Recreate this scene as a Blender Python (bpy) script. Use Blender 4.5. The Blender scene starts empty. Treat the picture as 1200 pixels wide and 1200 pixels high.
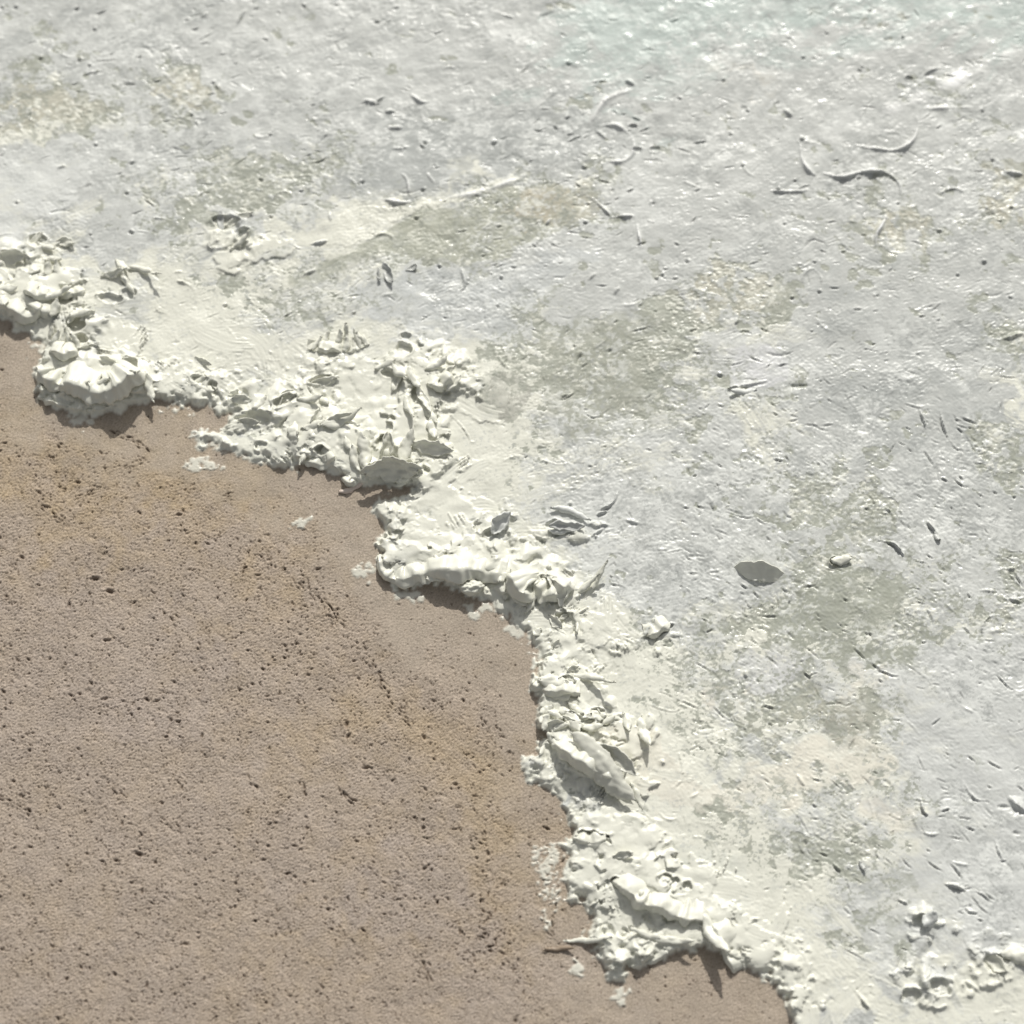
import bpy, math, numpy as np
from mathutils import Vector
rng = np.random.default_rng(7)
U = 0.0003                      # metres per working unit (one unit is one pixel of the photograph at the focus)
R = math.radians
f4 = np.float32

# ---------------------------------------------------------------- camera, sky, sun
sc = bpy.context.scene
TILT, D = R(20), 3333.3
cam = bpy.data.cameras.new("camera"); camo = bpy.data.objects.new("camera", cam)
sc.collection.objects.link(camo); sc.camera = camo
cam.lens = 100; cam.sensor_width = 36; cam.clip_start = 0.02; cam.clip_end = 50
camo.location = (0, -D*math.sin(TILT)*U, D*math.cos(TILT)*U); camo.rotation_euler = (TILT, 0, 0)
cam.dof.use_dof = True; cam.dof.aperture_fstop = 6.3; cam.dof.focus_distance = (D-45)*U

SUN_EL, SUN_AZ = R(37.5), R(9)   # azimuth from +Y (top of the picture) towards +X
sd = Vector((math.sin(SUN_AZ)*math.cos(SUN_EL), math.cos(SUN_AZ)*math.cos(SUN_EL), math.sin(SUN_EL)))
w = bpy.data.worlds.new("World"); sc.world = w; w.use_nodes = True
nt = w.node_tree; bg = nt.nodes['Background']
sky = nt.nodes.new('ShaderNodeTexSky'); sky.sky_type = 'NISHITA'; sky.sun_disc = False
sky.sun_elevation = SUN_EL; sky.sun_rotation = SUN_AZ
sky.dust_density = 3.0; sky.ozone_density = .6
hz = nt.nodes.new('ShaderNodeHueSaturation'); hz.inputs['Saturation'].default_value = .10
nt.links.new(sky.outputs[0], hz.inputs['Color']); nt.links.new(hz.outputs[0], bg.inputs[0]); bg.inputs[1].default_value = 0.115
sl = bpy.data.lights.new("sun", 'SUN'); sl.energy = 4.7; sl.angle = R(0.5); sl.color = (1, .965, .90)
so = bpy.data.objects.new("sun", sl); sc.collection.objects.link(so)
so.rotation_euler = sd.to_track_quat('Z', 'Y').to_euler()
vs = sc.view_settings; vs.view_transform = 'Standard'; vs.look = 'None'; vs.exposure = -.50; vs.gamma = 1

# ---------------------------------------------------------------- helpers
def P(u, v):
    """a point of the photograph -> the plane of the painting (units)"""
    x = (np.asarray(u, float)-600)*.0003; y = (600-np.asarray(v, float))*.0003
    c, s = math.cos(TILT), math.sin(TILT)
    dx, dy, dz = x, y*c+s, y*s-c
    k = -D*c/dz
    return dx*k, -D*s+dy*k
ANG = lambda a: R(a)
def lin(r, g, b):
    c = np.array([r, g, b], float)/255
    return np.where(c <= .04045, c/12.92, ((c+.055)/1.055)**2.4).astype(f4)
def smooth(a, b, x):
    t = np.clip((x-a)/(b-a), 0, 1); return t*t*(3-2*t)

# working raster
ST = 1.2
HX, HY = 900.0, 900.0
W = int(2*HX/ST)+1; H = int(2*HY/ST)+1
gx = (-HX+np.arange(W)*ST).astype(f4); gy = (-HY+60+np.arange(H)*ST).astype(f4)
X, Y = np.meshgrid(gx, gy)

# tileable band-limited noise, wavelength about 8 cells
TN = 1024
def tile(lo, hi, seed, power=0.0):
    r = np.random.default_rng(seed)
    F = np.fft.rfft2(r.standard_normal((TN, TN)))
    ky = np.fft.fftfreq(TN)[:, None]; kx = np.fft.rfftfreq(TN)[None]
    k = np.sqrt(kx*kx+ky*ky)+1e-9
    m = np.exp(-((np.log(k)-np.log(math.sqrt(lo*hi)))/np.log(hi/lo)*1.6)**2*1.0)*k**power
    a = np.fft.irfft2(F*m, (TN, TN)); a -= a.mean()
    return (a/a.std()).astype(f4)
T1 = tile(1/11, 1/6, 1); T2 = tile(1/11, 1/6, 2); T3 = tile(1/11, 1/6, 3)
TF = tile(1/64, 1/4, 4, -1.6)      # fractal
TF2 = tile(1/64, 1/4, 5, -1.6)
def samp(T, x, y):
    x = np.asarray(x, f4); y = np.asarray(y, f4)
    xi = np.floor(x).astype(np.int32); yi = np.floor(y).astype(np.int32)
    fx = x-xi; fy = y-yi
    fx = fx*fx*(3-2*fx); fy = fy*fy*(3-2*fy)
    x0 = xi & (TN-1); x1 = (xi+1) & (TN-1); y0 = yi & (TN-1); y1 = (yi+1) & (TN-1)
    return (T[y0, x0]*(1-fx)+T[y0, x1]*fx)*(1-fy)+(T[y1, x0]*(1-fx)+T[y1, x1]*fx)*fy
def N(T, wl, x=None, y=None, ang=0.0, stretch=1.0, off=0.0):
    """noise of wavelength wl units, stretched along direction ang"""
    x = X if x is None else x; y = Y if y is None else y
    c, s = math.cos(ang), math.sin(ang); k = 8.0/wl
    return samp(T, (x*c+y*s)*k/stretch+off*37.7, (-x*s+y*c)*k+off*91.3)
def FR(wl, x=None, y=None, T=None, ang=0.0, stretch=1.0, off=0.0):
    """fractal noise, largest features about wl"""
    T = TF if T is None else T
    x = X if x is None else x; y = Y if y is None else y
    c, s = math.cos(ang), math.sin(ang); k = 60.0/wl
    return samp(T, (x*c+y*s)*k/stretch+off*37.7, (-x*s+y*c)*k+off*91.3)

def spline(pts, step=3.0):
    p = np.array(pts, float)
    if len(p) == 2: p = np.vstack([p[0], p.mean(0), p[1]])
    q = np.vstack([2*p[0]-p[1], p, 2*p[-1]-p[-2]]); out = []
    for i in range(1, len(q)-2):
        n = max(2, int(np.hypot(*(q[i+1]-q[i]))/step)); t = np.arange(n)[:, None]/n
        a, b, c, d = q[i-1], q[i], q[i+1], q[i+2]
        out.append(.5*((2*b)+(c-a)*t+(2*a-5*b+4*c-d)*t*t+(3*b-a-3*c+d)*t**3))
    out.append(p[-1][None]); return np.vstack(out)

def blobs(lst, x=None, y=None, wn=None):
    """soft union of ellipses given in photo pixels: (u, v, ru, rv, angle, strength)"""
    x = X if x is None else x; y = Y if y is None else y
    if wn is not None: x = x+wn[0]; y = y+wn[1]
    out = np.zeros(x.shape, f4)
    for b in lst:
        u, v, ru, rv = b[:4]; a = R(b[4]) if len(b) > 4 else 0; st = b[5] if len(b) > 5 else 1
        cx, cy = P(u, v); c, s = math.cos(a), math.sin(a)
        m = (abs(x-cx) < 2.2*max(ru, rv)) & (abs(y-cy) < 2.2*max(ru, rv))
        xx = x[m]-cx; yy = y[m]-cy
        q = ((xx*c+yy*s)/ru)**2+((-xx*s+yy*c)/rv)**2
        out[m] = np.maximum(out[m], st*np.exp(-q*1.1))
    return out

# ---------------------------------------------------------------- the waterline between sand and foam paint
SH = [(-420,330),(-150,352),(-40,362),(0,374),(17,380),(30,394),(52,405),(47,420),(40,436),(44,466),(62,478),(80,487),(106,489),(136,484),(160,476),(186,470),
      (205,473),(228,476),(250,478),(270,490),(262,503),(238,505),(222,512),(250,524),(290,536),(330,551),(352,545),(372,545),(398,560),
      (412,571),(440,568),(470,570),(490,574),(468,582),(440,588),(437,602),(452,616),(446,635),(440,655),(452,676),(466,690),(498,684),
      (530,686),(550,700),(572,704),(588,716),(604,728),(620,746),(634,768),(626,780),(623,800),(632,824),(626,848),(640,868),(618,884),
      (611,903),(630,918),(652,934),(660,955),(672,975),(660,988),(664,1005),(660,1045),(690,1064),(694,1085),(690,1102),(702,1114),
      (706,1140),(722,1152),(735,1140),(768,1127),(800,1112),(850,1119),(872,1138),(905,1148),(920,1170),(926,1200),(940,1300),(980,1500),(1000,1800)]
shx, shy = P([p[0] for p in SH], [p[1] for p in SH])
sh = np.stack([shx, shy], 1)
def shore_sdf(x, y):
    """positive on the foam side"""
    shp = x.shape; x = x.ravel().astype(f4); y = y.ravel().astype(f4)
    d = np.full(x.shape, 1e9, f4)
    for a, b in zip(sh[:-1], sh[1:]):
        ex, ey = b-a; l2 = ex*ex+ey*ey
        t = np.clip(((x-a[0])*ex+(y-a[1])*ey)/l2, 0, 1)
        d = np.minimum(d, (x-a[0]-t*ex)**2+(y-a[1]-t*ey)**2)
    poly = np.vstack([sh, [[3000, -3000], [3000, 3000], [-3000, 3000], [-3000, sh[0][1]]]])
    ins = np.zeros(x.shape, bool)
    for a, b in zip(poly, np.roll(poly, -1, 0)):
        if a[1] == b[1]: continue
        c = ((a[1] > y) != (b[1] > y)) & (x < (b[0]-a[0])*(y-a[1])/(b[1]-a[1])+a[0])
        ins ^= c
    d = np.sqrt(d); return np.where(ins, d, -d).reshape(shp)
wx = N(T1, 26)*3.0+N(T2, 9)*1.6; wy = N(T3, 26)*3.0+N(T1, 9, off=3)*1.6
k3 = 3
sdl = shore_sdf(X[::k3, ::k3], Y[::k3, ::k3])
def up(L, x, y, k):
    xi = np.clip((x-gx[0])/ST/k, 0, L.shape[1]-1.001); yi = np.clip((y-gy[0])/ST/k, 0, L.shape[0]-1.001)
    x0 = xi.astype(np.int32); y0 = yi.astype(np.int32); fx = xi-x0; fy = yi-y0
    return (L[y0, x0]*(1-fx)+L[y0, x0+1]*fx)*(1-fy)+(L[y0+1, x0]*(1-fx)+L[y0+1, x0+1]*fx)*fy
SD = up(sdl, X, Y, k3).astype(f4)
SDw = up(sdl, X+wx, Y+wy, k3).astype(f4)

# thin dabs of foam paint lying on the sand, and dry-brushed fringes
ISL = [(425,671,17,9,10),(352,613,8,7),(674,1136,9,7),(242,516,24,6,-12),(232,545,22,4,-8),(286,530,26,9,-14),(480,698,22,8,5),(50,412,16,6,-10),
       (96,494,18,5,-8),(562,716,14,7),(640,905,16,14),(624,897,12,10),(655,750,14,10),(688,960,16,12),(730,1165,9,5),(606,738,12,10)]
DRY = [(642,1030,16,44,8),(640,1072,8,22),(646,1000,14,14),(636,765,16,16),(620,745,12,12),(262,520,36,12,-14,.9),(205,482,26,7,-6,.8),(300,535,40,14,-16,.8),
       (448,640,10,20),(660,925,16,12),(700,1100,18,22,0,.8),(730,1180,18,10,0,.45),(590,716,22,12,-30,.8),(240,545,26,6,-8,.7)]
isl = blobs(ISL, wn=(wx*1.3, wy*1.3)); dry = blobs(DRY)
crumb = N(T1, 6, off=9)*.5+FR(26, off=4)*.7
paint = (SDw > 0) | (isl > .40) | ((dry > .25) & (crumb+dry*2.2 > 1.75))
# thickness of the paint film near its edge
edge = np.clip(SDw, 0, 1e9)

# ---------------------------------------------------------------- pigment regions
wA = (FR(140)*16+N(T2, 30)*5, FR(140, T=TF2)*16+N(T3, 30)*5)
CREAM = [(250,410,110,50),(200,330,90,40,0,.8),(400,330,60,24,10,.6),(560,520,110,60),(640,640,60,30,0,.7),(780,900,120,80,-20),(830,1000,140,90,-20),(20,240,50,24,0,.8),(900,840,60,30,0,.6),(60,340,110,50),(110,440,110,60),(230,440,100,55,-8),(330,290,120,30,8),(250,350,120,40),(440,262,95,24,14),(550,224,80,11,16,.9),(400,470,130,90),(520,480,90,100,0),
         (560,560,110,60),(480,620,70,40),(560,650,110,40),(700,740,110,60,-30),(740,850,100,90),(800,940,130,70,-30),(960,900,110,38,18),
         (760,1040,110,90),(860,1050,110,80),(840,1120,120,50),(960,1150,80,60),(930,1080,70,50),(1150,1160,90,60),(1040,1190,70,30),
         (900,760,60,36,0,.8),(730,520,50,40,0,.35),(880,500,50,40,0,.7),(880,420,50,40,0,.55),(640,430,60,22,10,.6),(1185,480,20,30,0,.8),(60,160,60,18,4,.7),
         (1000,800,60,40,0,.5),(1040,960,60,40,0,.5),(840,850,50,30,0,.5),(620,690,60,30)]
OLIVE = [(566,268,112,38,12,1.1),(660,240,60,34,0,.75),(50,130,80,40,6,1),(110,150,34,20,30,.8),(215,112,55,22,8,.7),(300,215,130,48,4,.8),(400,200,60,40,0,.5),(330,330,120,40,0,.5),(400,370,120,22,0,.4),
         (700,425,120,66,-6,1.1),(600,450,46,40,0,.8),(780,380,80,36,0,.9),(860,350,60,28,0,.7),(760,470,70,44,0,.75),(620,530,24,40,0,.5),
         (1000,700,100,40,-8,1.1),(930,735,80,36,-6,1.15),(1040,740,60,30,0,1),(1000,840,44,38,0,1.1),(980,600,60,40,-20,.85),(960,560,70,22,-20,.7),
         (860,800,110,50,-10,.75),(800,770,60,40,0,.75),(870,850,80,30,0,.7),(1060,270,44,28,0,.9),(1000,260,26,20,0,.5),(1140,730,100,30,-6,.8),
         (1180,240,40,26,0,.8),(1190,400,30,34,0,.8),(1180,530,50,34,0,.8),(950,990,120,60,-20,.55),(1010,940,70,30,10,.65),(870,1000,60,40,0,.4),(1010,1100,24,12,0,.9),
         (290,560,5,5,0,.1),(840,980,40,20,0,.5),(880,480,60,30,0,.4),(1190,690,50,30,0,.5)]
MIDG = [(530,170,140,44,6,1),(700,110,70,30,25,.9),(650,20,60,20,0,.8),(950,32,60,14,0,.7),(840,95,60,16,-20,.7),(120,40,140,50,0,.4),(1050,500,150,90,-25,.7),(1100,420,120,60,0,.6),
        (260,290,60,20,10,.6),(620,390,34,34,0,.6),(820,690,50,34,0,.8),(1020,350,150,50,-10,.45),(760,590,60,40,0,.3),(290,380,60,20,0,.55),(270,430,50,30,0,.4),(1110,120,80,40,0,.3),(1150,1130,50,30,0,.2)]
AQUA = [(800,40,150,60,6,1),(760,10,120,40,0,.9),(1180,20,90,50,0,.6),(930,10,120,30,0,.7),(1100,20,120,30,0,.4)]
BRIGHT = [(20,235,60,40),(60,205,70,24,12,.8),(700,600,130,50,-10,.7),(760,660,110,44,0,.9),(640,560,60,40,0,.6),(1140,830,120,90,0,.75),(880,430,44,34,0,1),
          (1080,130,110,20,22,.9),(720,175,40,28,0,.6),(500,340,120,44,0,.35),(560,390,70,26,0,.5),(850,640,90,30,0,.6),(880,780,50,28,0,.8),(1150,640,70,40,0,.5),
          (1100,1060,120,80,0,.5),(130,60,200,60,0,.25),(300,60,160,60,0,.2),(170,190,60,30,0,.4),(280,170,110,24,10,.5),(700,280,90,20,16,.4),(1090,820,80,50,0,.5)]
def low(lst):
    k = 4; return up(blobs(lst, X[::k, ::k], Y[::k, ::k]), X+wA[0], Y+wA[1], k).astype(f4)
mC, mO, mM, mA, mB = low(CREAM), low(OLIVE), low(MIDG), low(AQUA), low(BRIGHT)
mC = np.maximum(mC, smooth(34, 12, SD+FR(60, off=91)*8))

c_cream = lin(226,226,214); c_cool = lin(197,199,195); c_bright = lin(216,218,214); c_olive = lin(166,169,157)
c_beige = lin(194,191,175); c_mid = lin(178,181,178); c_aqua = lin(193,203,198); c_warm = lin(226,220,206)
def mix(a, b, m): return a+(b-a)*m[..., None]

# ---------------------------------------------------------------- paint body: height + colour
print("raster", W, H)
base_h = 3.0+FR(260, off=2)*.7+N(T1, 60, off=2)*.18
col = np.empty((H, W, 3), f4); col[:] = c_cool
str1 = FR(90, ang=ANG(14), stretch=2.6, off=1); str2 = FR(90, ang=ANG(-38), stretch=2.4, T=TF2, off=7)
rightm = smooth(0, 300, X-Y*.2)*smooth(250, 0, Y)
strk = str1*(1-rightm)+str2*rightm
fine = FR(26, off=11, T=TF2)
col = mix(col, c_mid, smooth(.2, .8, mM+strk*.12+fine*.05)*.95)
col = mix(col, c_aqua, smooth(.15, .8, mA+strk*.08)*.9)
col = mix(col, c_bright, smooth(.25, .75, mB+strk*.2+fine*.06)*.9)
col = mix(col, c_cream, smooth(.30, .55, mC+strk*.10+fine*.05-mB*.15))
# mottling of the cool area with darker and lighter scumble
mott = smooth(.4, 1.6, strk+fine*.45)*(1-smooth(.2, .6, mC))
col = mix(col, c_bright, mott*.55)
mott2 = smooth(.5, 1.8, -strk+fine*.5)*(1-smooth(.2, .6, mC))
col = mix(col, c_mid, mott2*.6)

h = base_h.copy()
relief = 1.0-.35*smooth(.3, 1, mA)
relief = relief*(1-.45*smooth(150, 600, Y))

# --- palette knife strokes, laid one over another
def pick_colour(i, j):
    c, o, m, a, b = mC[j, i], mO[j, i], mM[j, i], mA[j, i], mB[j, i]
    ws = np.array([.25+.3*max(0, .5-c), 2.2*c, 0.0, .9*m, 1.4*a, 1.2*b])
    if c > .4: ws[0] *= .15; ws[3] *= .1
    q = rng.choice(6, p=ws/ws.sum())
    cc = [c_cool, c_cream, c_olive, c_mid, c_aqua, c_bright][q]
    return cc*(1+rng.normal(0, .022))
def stroke(cx, cy, ang, L, Wd, th, ridge, colour, cmix=.85, bend=0.0, flat=.75, clip=None, crisp=1.0, keep=.45):
    r = math.hypot(L, Wd)+8+abs(bend)*L
    i0 = int((cx-r-gx[0])/ST); i1 = int((cx+r-gx[0])/ST)+1; j0 = int((cy-r-gy[0])/ST); j1 = int((cy+r-gy[0])/ST)+1
    if i0 < 0 or j0 < 0 or i1 >= W or j1 >= H: return
    xs = X[j0:j1, i0:i1]-f4(cx); ys = Y[j0:j1, i0:i1]-f4(cy)
    c, s = math.cos(ang), math.sin(ang)
    a = xs*c+ys*s; b = -xs*s+ys*c; b = b-bend*(a*a)/max(L, 1)
    o = rng.uniform(0, 900)
    fib = samp(T1, a*.16+o, b*2.6+o*1.7)            # fibres along the stroke
    ed = samp(T2, a*.55+o, b*.55)*1.6+samp(T3, a*1.6, b*1.6+o)*.7
    ww = Wd*(1-.35*np.clip(a/L, -1, 1)**2)
    sb = ww-np.abs(b)+ed
    sa = L-np.abs(a)+ed*1.6+fib*(4+.1*L)*(a > 0)
    m = smooth(-.6, 1.2*crisp+.4, np.minimum(sb, sa))
    if clip is not None: m = m*clip[j0:j1, i0:i1]
    hw = h[j0:j1, i0:i1]; sm = m.sum()
    if sm < 3: return
    mu = (hw*m).sum()/sm
    bl = base_h[j0:j1, i0:i1]
    tgt = mu*(1-keep)+bl*keep+th*(.7+.3*a/L)+fib*.13
    hn = hw+(tgt-hw)*m*flat
    if ridge:
        rd = np.exp(-((sb-.8)/1.5)**2)*np.clip(.45+.55*samp(T2, a*.5+o, o)+.2, 0, 2)*(sa > -1)*np.where(b > 0, 1, .55)
        re = np.exp(-((L-a+ed*1.4-1)/2.2)**2)*(sb > -1)*np.clip(.6+.6*samp(T3, b*.7+o, o), 0, 2)*1.3
        hn = hn+ridge*np.maximum(rd, re)*(m*.6+.4)*(clip[j0:j1, i0:i1] if clip is not None else 1)
    h[j0:j1, i0:i1] = hn
    if colour is not None:
        k = np.clip(m*(cmix+.22*fib), 0, 1)[..., None]
        col[j0:j1, i0:i1] = col[j0:j1, i0:i1]*(1-k)+colour*k
def dirn(x, y, i, j):
    if mC[j, i] > .45 and SD[j, i] < 160: return rng.uniform(-math.pi, math.pi)
    if rightm[j, i] > .5: return R(rng.choice([-38, -30, 10, 145]))+rng.normal(0, .35)
    return R(rng.choice([14, 14, 24, -10, 194]))+rng.normal(0, .3)
pm = smooth(-1, 2, SDw)
def scatter(n, Ls, Ws, ths, rs, cm, flat=.75, cond=None, crisp=1.0):
    for _ in range(n):
        x = rng.uniform(-HX+90, HX-90); y = rng.uniform(-HY+150, HY-30)
        i = int((x-gx[0])/ST); j = int((y-gy[0])/ST)
        if SD[j, i] < 6 or (cond is not None and rng.uniform() > cond[j, i]): continue
        L = rng.uniform(*Ls); Wd = rng.uniform(*Ws); rl = relief[j, i]
        L = min(L, SD[j, i]*.8+6)
        stroke(x, y, dirn(x, y, i, j), L, min(Wd, L), rng.uniform(*ths)*rl, rng.uniform(*rs)*rl, pick_colour(i, j), cm, rng.normal(0, .12), flat, pm, crisp)
scatter(700, (25, 80), (8, 24), (-.2, .7), (.2, .8), .45, .8)
scatter(1900, (8, 34), (4, 12), (-.3, .6), (.15, .8), .5, .8)
busy = np.clip(.35+.35*FR(200, off=21), .05, 1)+smooth(.5, 1, mC)*.2
scatter(4200, (3, 14), (1.6, 5), (-.5, .7), (.1, .8), .4, .75, busy)

# --- olive under-layer showing through broken scumble
thr = FR(80, off=5, ang=ANG(-20), stretch=1.4)*.22+N(T1, 15, off=6, ang=ANG(-25), stretch=1.6)*.09+N(T2, 6, off=6)*.04
om = mO-mC*.25*(mO < .9)+thr
osol = smooth(.40, .44, om)
beige = smooth(.3, .8, blobs([(50,130,90,46),(660,240,60,34),(850,350,60,40),(1060,270,50,30),(215,112,55,30),(960,870,160,120,0,.6),(1180,240,60,60)], X+wA[0]*.5, Y+wA[1]*.5))
oc = mix(np.broadcast_to(c_olive, col.shape), c_beige, np.clip(beige*.8+FR(50, off=8)*.08, 0, 1))
col = col*(1-osol[..., None]*.9)+oc*osol[..., None]*.9
h -= osol*.7                                       # the under-layer lies lower than the scumble over it
h += osol*(N(T3, 5, off=4)*.12+N(T1, 12, off=8, ang=ANG(-38), stretch=2)*.18)
# pale crumbs dragged over the olive
cr = smooth(.25, .5, mO)*smooth(1.0, 1.35, N(T2, 7, off=12, ang=ANG(-20), stretch=1.8)*.75+FR(60, off=13)*.75)
col = mix(col, c_cream, cr*.7); h += cr*.8
# warm stain here and there
wst = smooth(.3, .8, blobs([(1000,790,70,30,0,.7),(840,810,40,16,0,.7),(960,900,110,30,18,.8),(1045,965,50,30,0,.7),(880,960,60,30,0,.5),(130,375,40,30,0,.4),(880,250,5,5,0,0),(870,100,60,30,0,.6)], X+wA[0], Y+wA[1]))
col = mix(col, c_warm, wst*.55)

# --- broad flat areas laid with the knife, outlines as in the photograph
def patch(pts, colour, flat_=.7, cm=.85, wob=3.0, soft=1.2, lift=0.0):
    p = np.stack(P([a[0] for a in pts], [a[1] for a in pts]), 1); r = 14
    i0 = max(0, int((p[:, 0].min()-r-gx[0])/ST)); i1 = min(W, int((p[:, 0].max()+r-gx[0])/ST)); j0 = max(0, int((p[:, 1].min()-r-gy[0])/ST)); j1 = min(H, int((p[:, 1].max()+r-gy[0])/ST))
    s_ = np.s_[j0:j1, i0:i1]; q = np.vstack([spline(np.vstack([p, p[:1]]), 6)])
    xs = X[s_]+samp(T1, X[s_]*.22, Y[s_]*.22)*wob+samp(T2, X[s_]*.7, Y[s_]*.7)*wob*.5; ys = Y[s_]+samp(T3, X[s_]*.22, Y[s_]*.22)*wob+samp(T1, X[s_]*.7, Y[s_]*.7)*wob*.5
    ins = np.zeros(xs.shape, bool); d = np.full(xs.shape, 1e9, f4)
    for a, b in zip(q, np.roll(q, -1, 0)):
        ex, ey = b-a; l2 = ex*ex+ey*ey+1e-6; t = np.clip(((xs-a[0])*ex+(ys-a[1])*ey)/l2, 0, 1)
        d = np.minimum(d, (xs-a[0]-t*ex)**2+(ys-a[1]-t*ey)**2)
        if a[1] != b[1]: ins ^= ((a[1] > ys) != (b[1] > ys)) & (xs < (b[0]-a[0])*(ys-a[1])/(b[1]-a[1])+a[0])
    d = np.sqrt(d)*np.where(ins, 1, -1)
    m = smooth(-soft*.4, soft*.6, d+samp(TF2, X[s_]*.5, Y[s_]*.5)*soft*.7)
    h[s_] = h[s_]*(1-m*flat_)+(base_h[s_]+lift+samp(T2, X[s_]*.18, Y[s_]*.4)*.3)*m*flat_
    k = (m*np.clip(cm+.18*samp(TF, X[s_]*.7, Y[s_]*1.4), 0, 1))[..., None]
    col[s_] = col[s_]*(1-k)+colour*k
patch([(-60,190),(0,196),(70,188),(130,165),(165,138),(150,172),(100,212),(92,240),(60,262),(0,276),(-60,280)], lin(217,219,215), .6, .8, 4, 6)
patch([(340,330),(400,300),(470,262),(500,248),(545,240),(590,222),(640,215),(672,225),(676,250),(650,272),(610,290),(590,306),(530,312),(480,306),(440,306),(400,322),(350,345)], lin(178,180,166), .75, .85, 2, 4)
patch([(600,225),(650,215),(672,232),(668,256),(640,262),(610,262)], lin(196,190,172), .2, .55, 4, 8)
patch([(345,290),(380,262),(430,245),(500,241),(580,213),(622,203),(594,221),(545,238),(495,248),(455,270),(420,292),(380,290)], c_cream, .7, .95, 1.6, 1.5, 1.2)
patch([(400,345),(450,330),(500,318),(590,320),(640,300),(700,300),(640,345),(600,365),(600,395),(560,385),(500,392),(440,372)], lin(199,202,200), .75, .85, 4, 5)
patch([(400,232),(420,200),(480,165),(560,140),(680,128),(690,170),(660,205),(560,213),(480,236)], lin(178,181,178), .6, .8, 5, 12)
patch([(660,-60),(1260,-60),(1260,14),(1060,26),(930,26),(860,62),(800,82),(745,84),(700,56)], lin(193,203,198), .6, .8, 6, 14)
patch([(560,458),(596,438),(622,456),(612,488),(584,494),(560,480)], lin(182,182,172), .8, .9, 2, 2)
patch([(930,700),(975,668),(1030,680),(1060,712),(1100,745),(1040,742),(1000,775),(940,765),(915,742)], lin(163,166,154), .85, .9, 5, 2.5, -.8)
patch([(1010,766),(1050,752),(1078,768),(1068,792),(1040,782),(1012,786)], lin(163,166,154), .85, .9, 3, 2, -.8)
patch([(968,852),(984,822),(1006,826),(1022,858),(996,876),(966,866)], lin(166,166,155), .85, .9, 2, 2, -.8)
patch([(690,380),(760,372),(790,400),(740,440),(700,430),(670,410)], lin(168,170,158), .6, .8, 6, 8, -.5)
patch([(640,430),(700,425),(760,450),(750,500),(690,520),(640,480)], lin(168,170,158), .5, .8, 7, 8, -.5)
patch([(1030,775),(1100,752),(1260,770),(1260,1110),(1060,1110),(1010,1070),(1090,965),(1050,880)], lin(206,208,205), .55, .65, 8, 14)
patch([(858,412),(900,405),(924,438),(902,458),(862,452)], lin(212,213,213), .75, .85, 2, 3)
patch([(862,770),(920,758),(934,790),(902,820),(876,806)], lin(208,209,207), .7, .8, 3, 4)
patch([(690,850),(760,855),(800,900),(850,925),(960,870),(1045,880),(1040,905),(960,930),(860,945),(800,950),(740,930)], lin(226,223,210), .5, .75, 5, 6, .8)
patch([(650,735),(740,755),(760,790),(720,815),(660,790),(640,760)], c_cream, .6, .8, 3, 4, .6)
patch([(500,580),(560,560),(610,585),(560,605),(500,620)], c_cream, .5, .7, 4, 5, .4)
patch([(540,430),(600,425),(640,430),(570,450),(560,495),(600,520),(590,560),(540,560),(530,500)], c_cream, .6, .8, 4, 4, .6)
patch([(690,1040),(760,1000),(860,1000),(900,1060),(860,1080),(760,1060)], lin(214,216,206), .4, .5, 6, 8, .4)

# --- scumble: crumbs and dry drags of other pigments, almost flat
scn = N(T1, 5.5, off=101, ang=ANG(-35), stretch=1.7)*.55+FR(34, off=102)*.65+N(T3, 3.0, off=103)*.28
scn2 = N(T2, 6.5, off=104, ang=ANG(15), stretch=2.0)*.55+FR(46, off=105, T=TF2)*.7+N(T1, 3.0, off=106)*.28
cz = (1-smooth(.35, .6, mC))*np.clip(.55+.5*FR(220, off=107)+.5*rightm*smooth(-320, -100, Y), .1, 1)
mt = N(T2, 20, off=131, ang=ANG(12), stretch=1.5)*.5+N(T3, 9, off=132)*.35+FR(120, off=133)*.4
col = mix(col, c_bright*1.04, smooth(.45, .75, mt)*cz*.6)
col = mix(col, c_mid*.95, smooth(.55, .85, -mt)*cz*.5)
h += (smooth(.45, .75, mt)-.5)*.35*cz
col = mix(col, c_mid*.90, smooth(.80, .95, scn)*cz*.6)
col = mix(col, c_bright*1.03, smooth(.80, .95, scn2)*cz*.65)
oz = smooth(.12, .4, mO)*np.clip(.6+.5*FR(90, off=108), .1, 1)
col = mix(col, c_cream*.97, smooth(.86, .94, scn2*.8-scn*.5)*oz*.8)
col = mix(col, c_olive*.97, smooth(.62, .75, scn*.9-scn2*.4)*smooth(.05, .3, mO)*.75)
cgz = smooth(.5, .8, mC)
col = mix(col, c_mid*1.06, smooth(1.2, 1.4, scn)*cgz*.45)
h += (smooth(.8, 1.1, scn2)*.25-smooth(.75, 1.1, scn)*.25)*(1-cgz)

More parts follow.
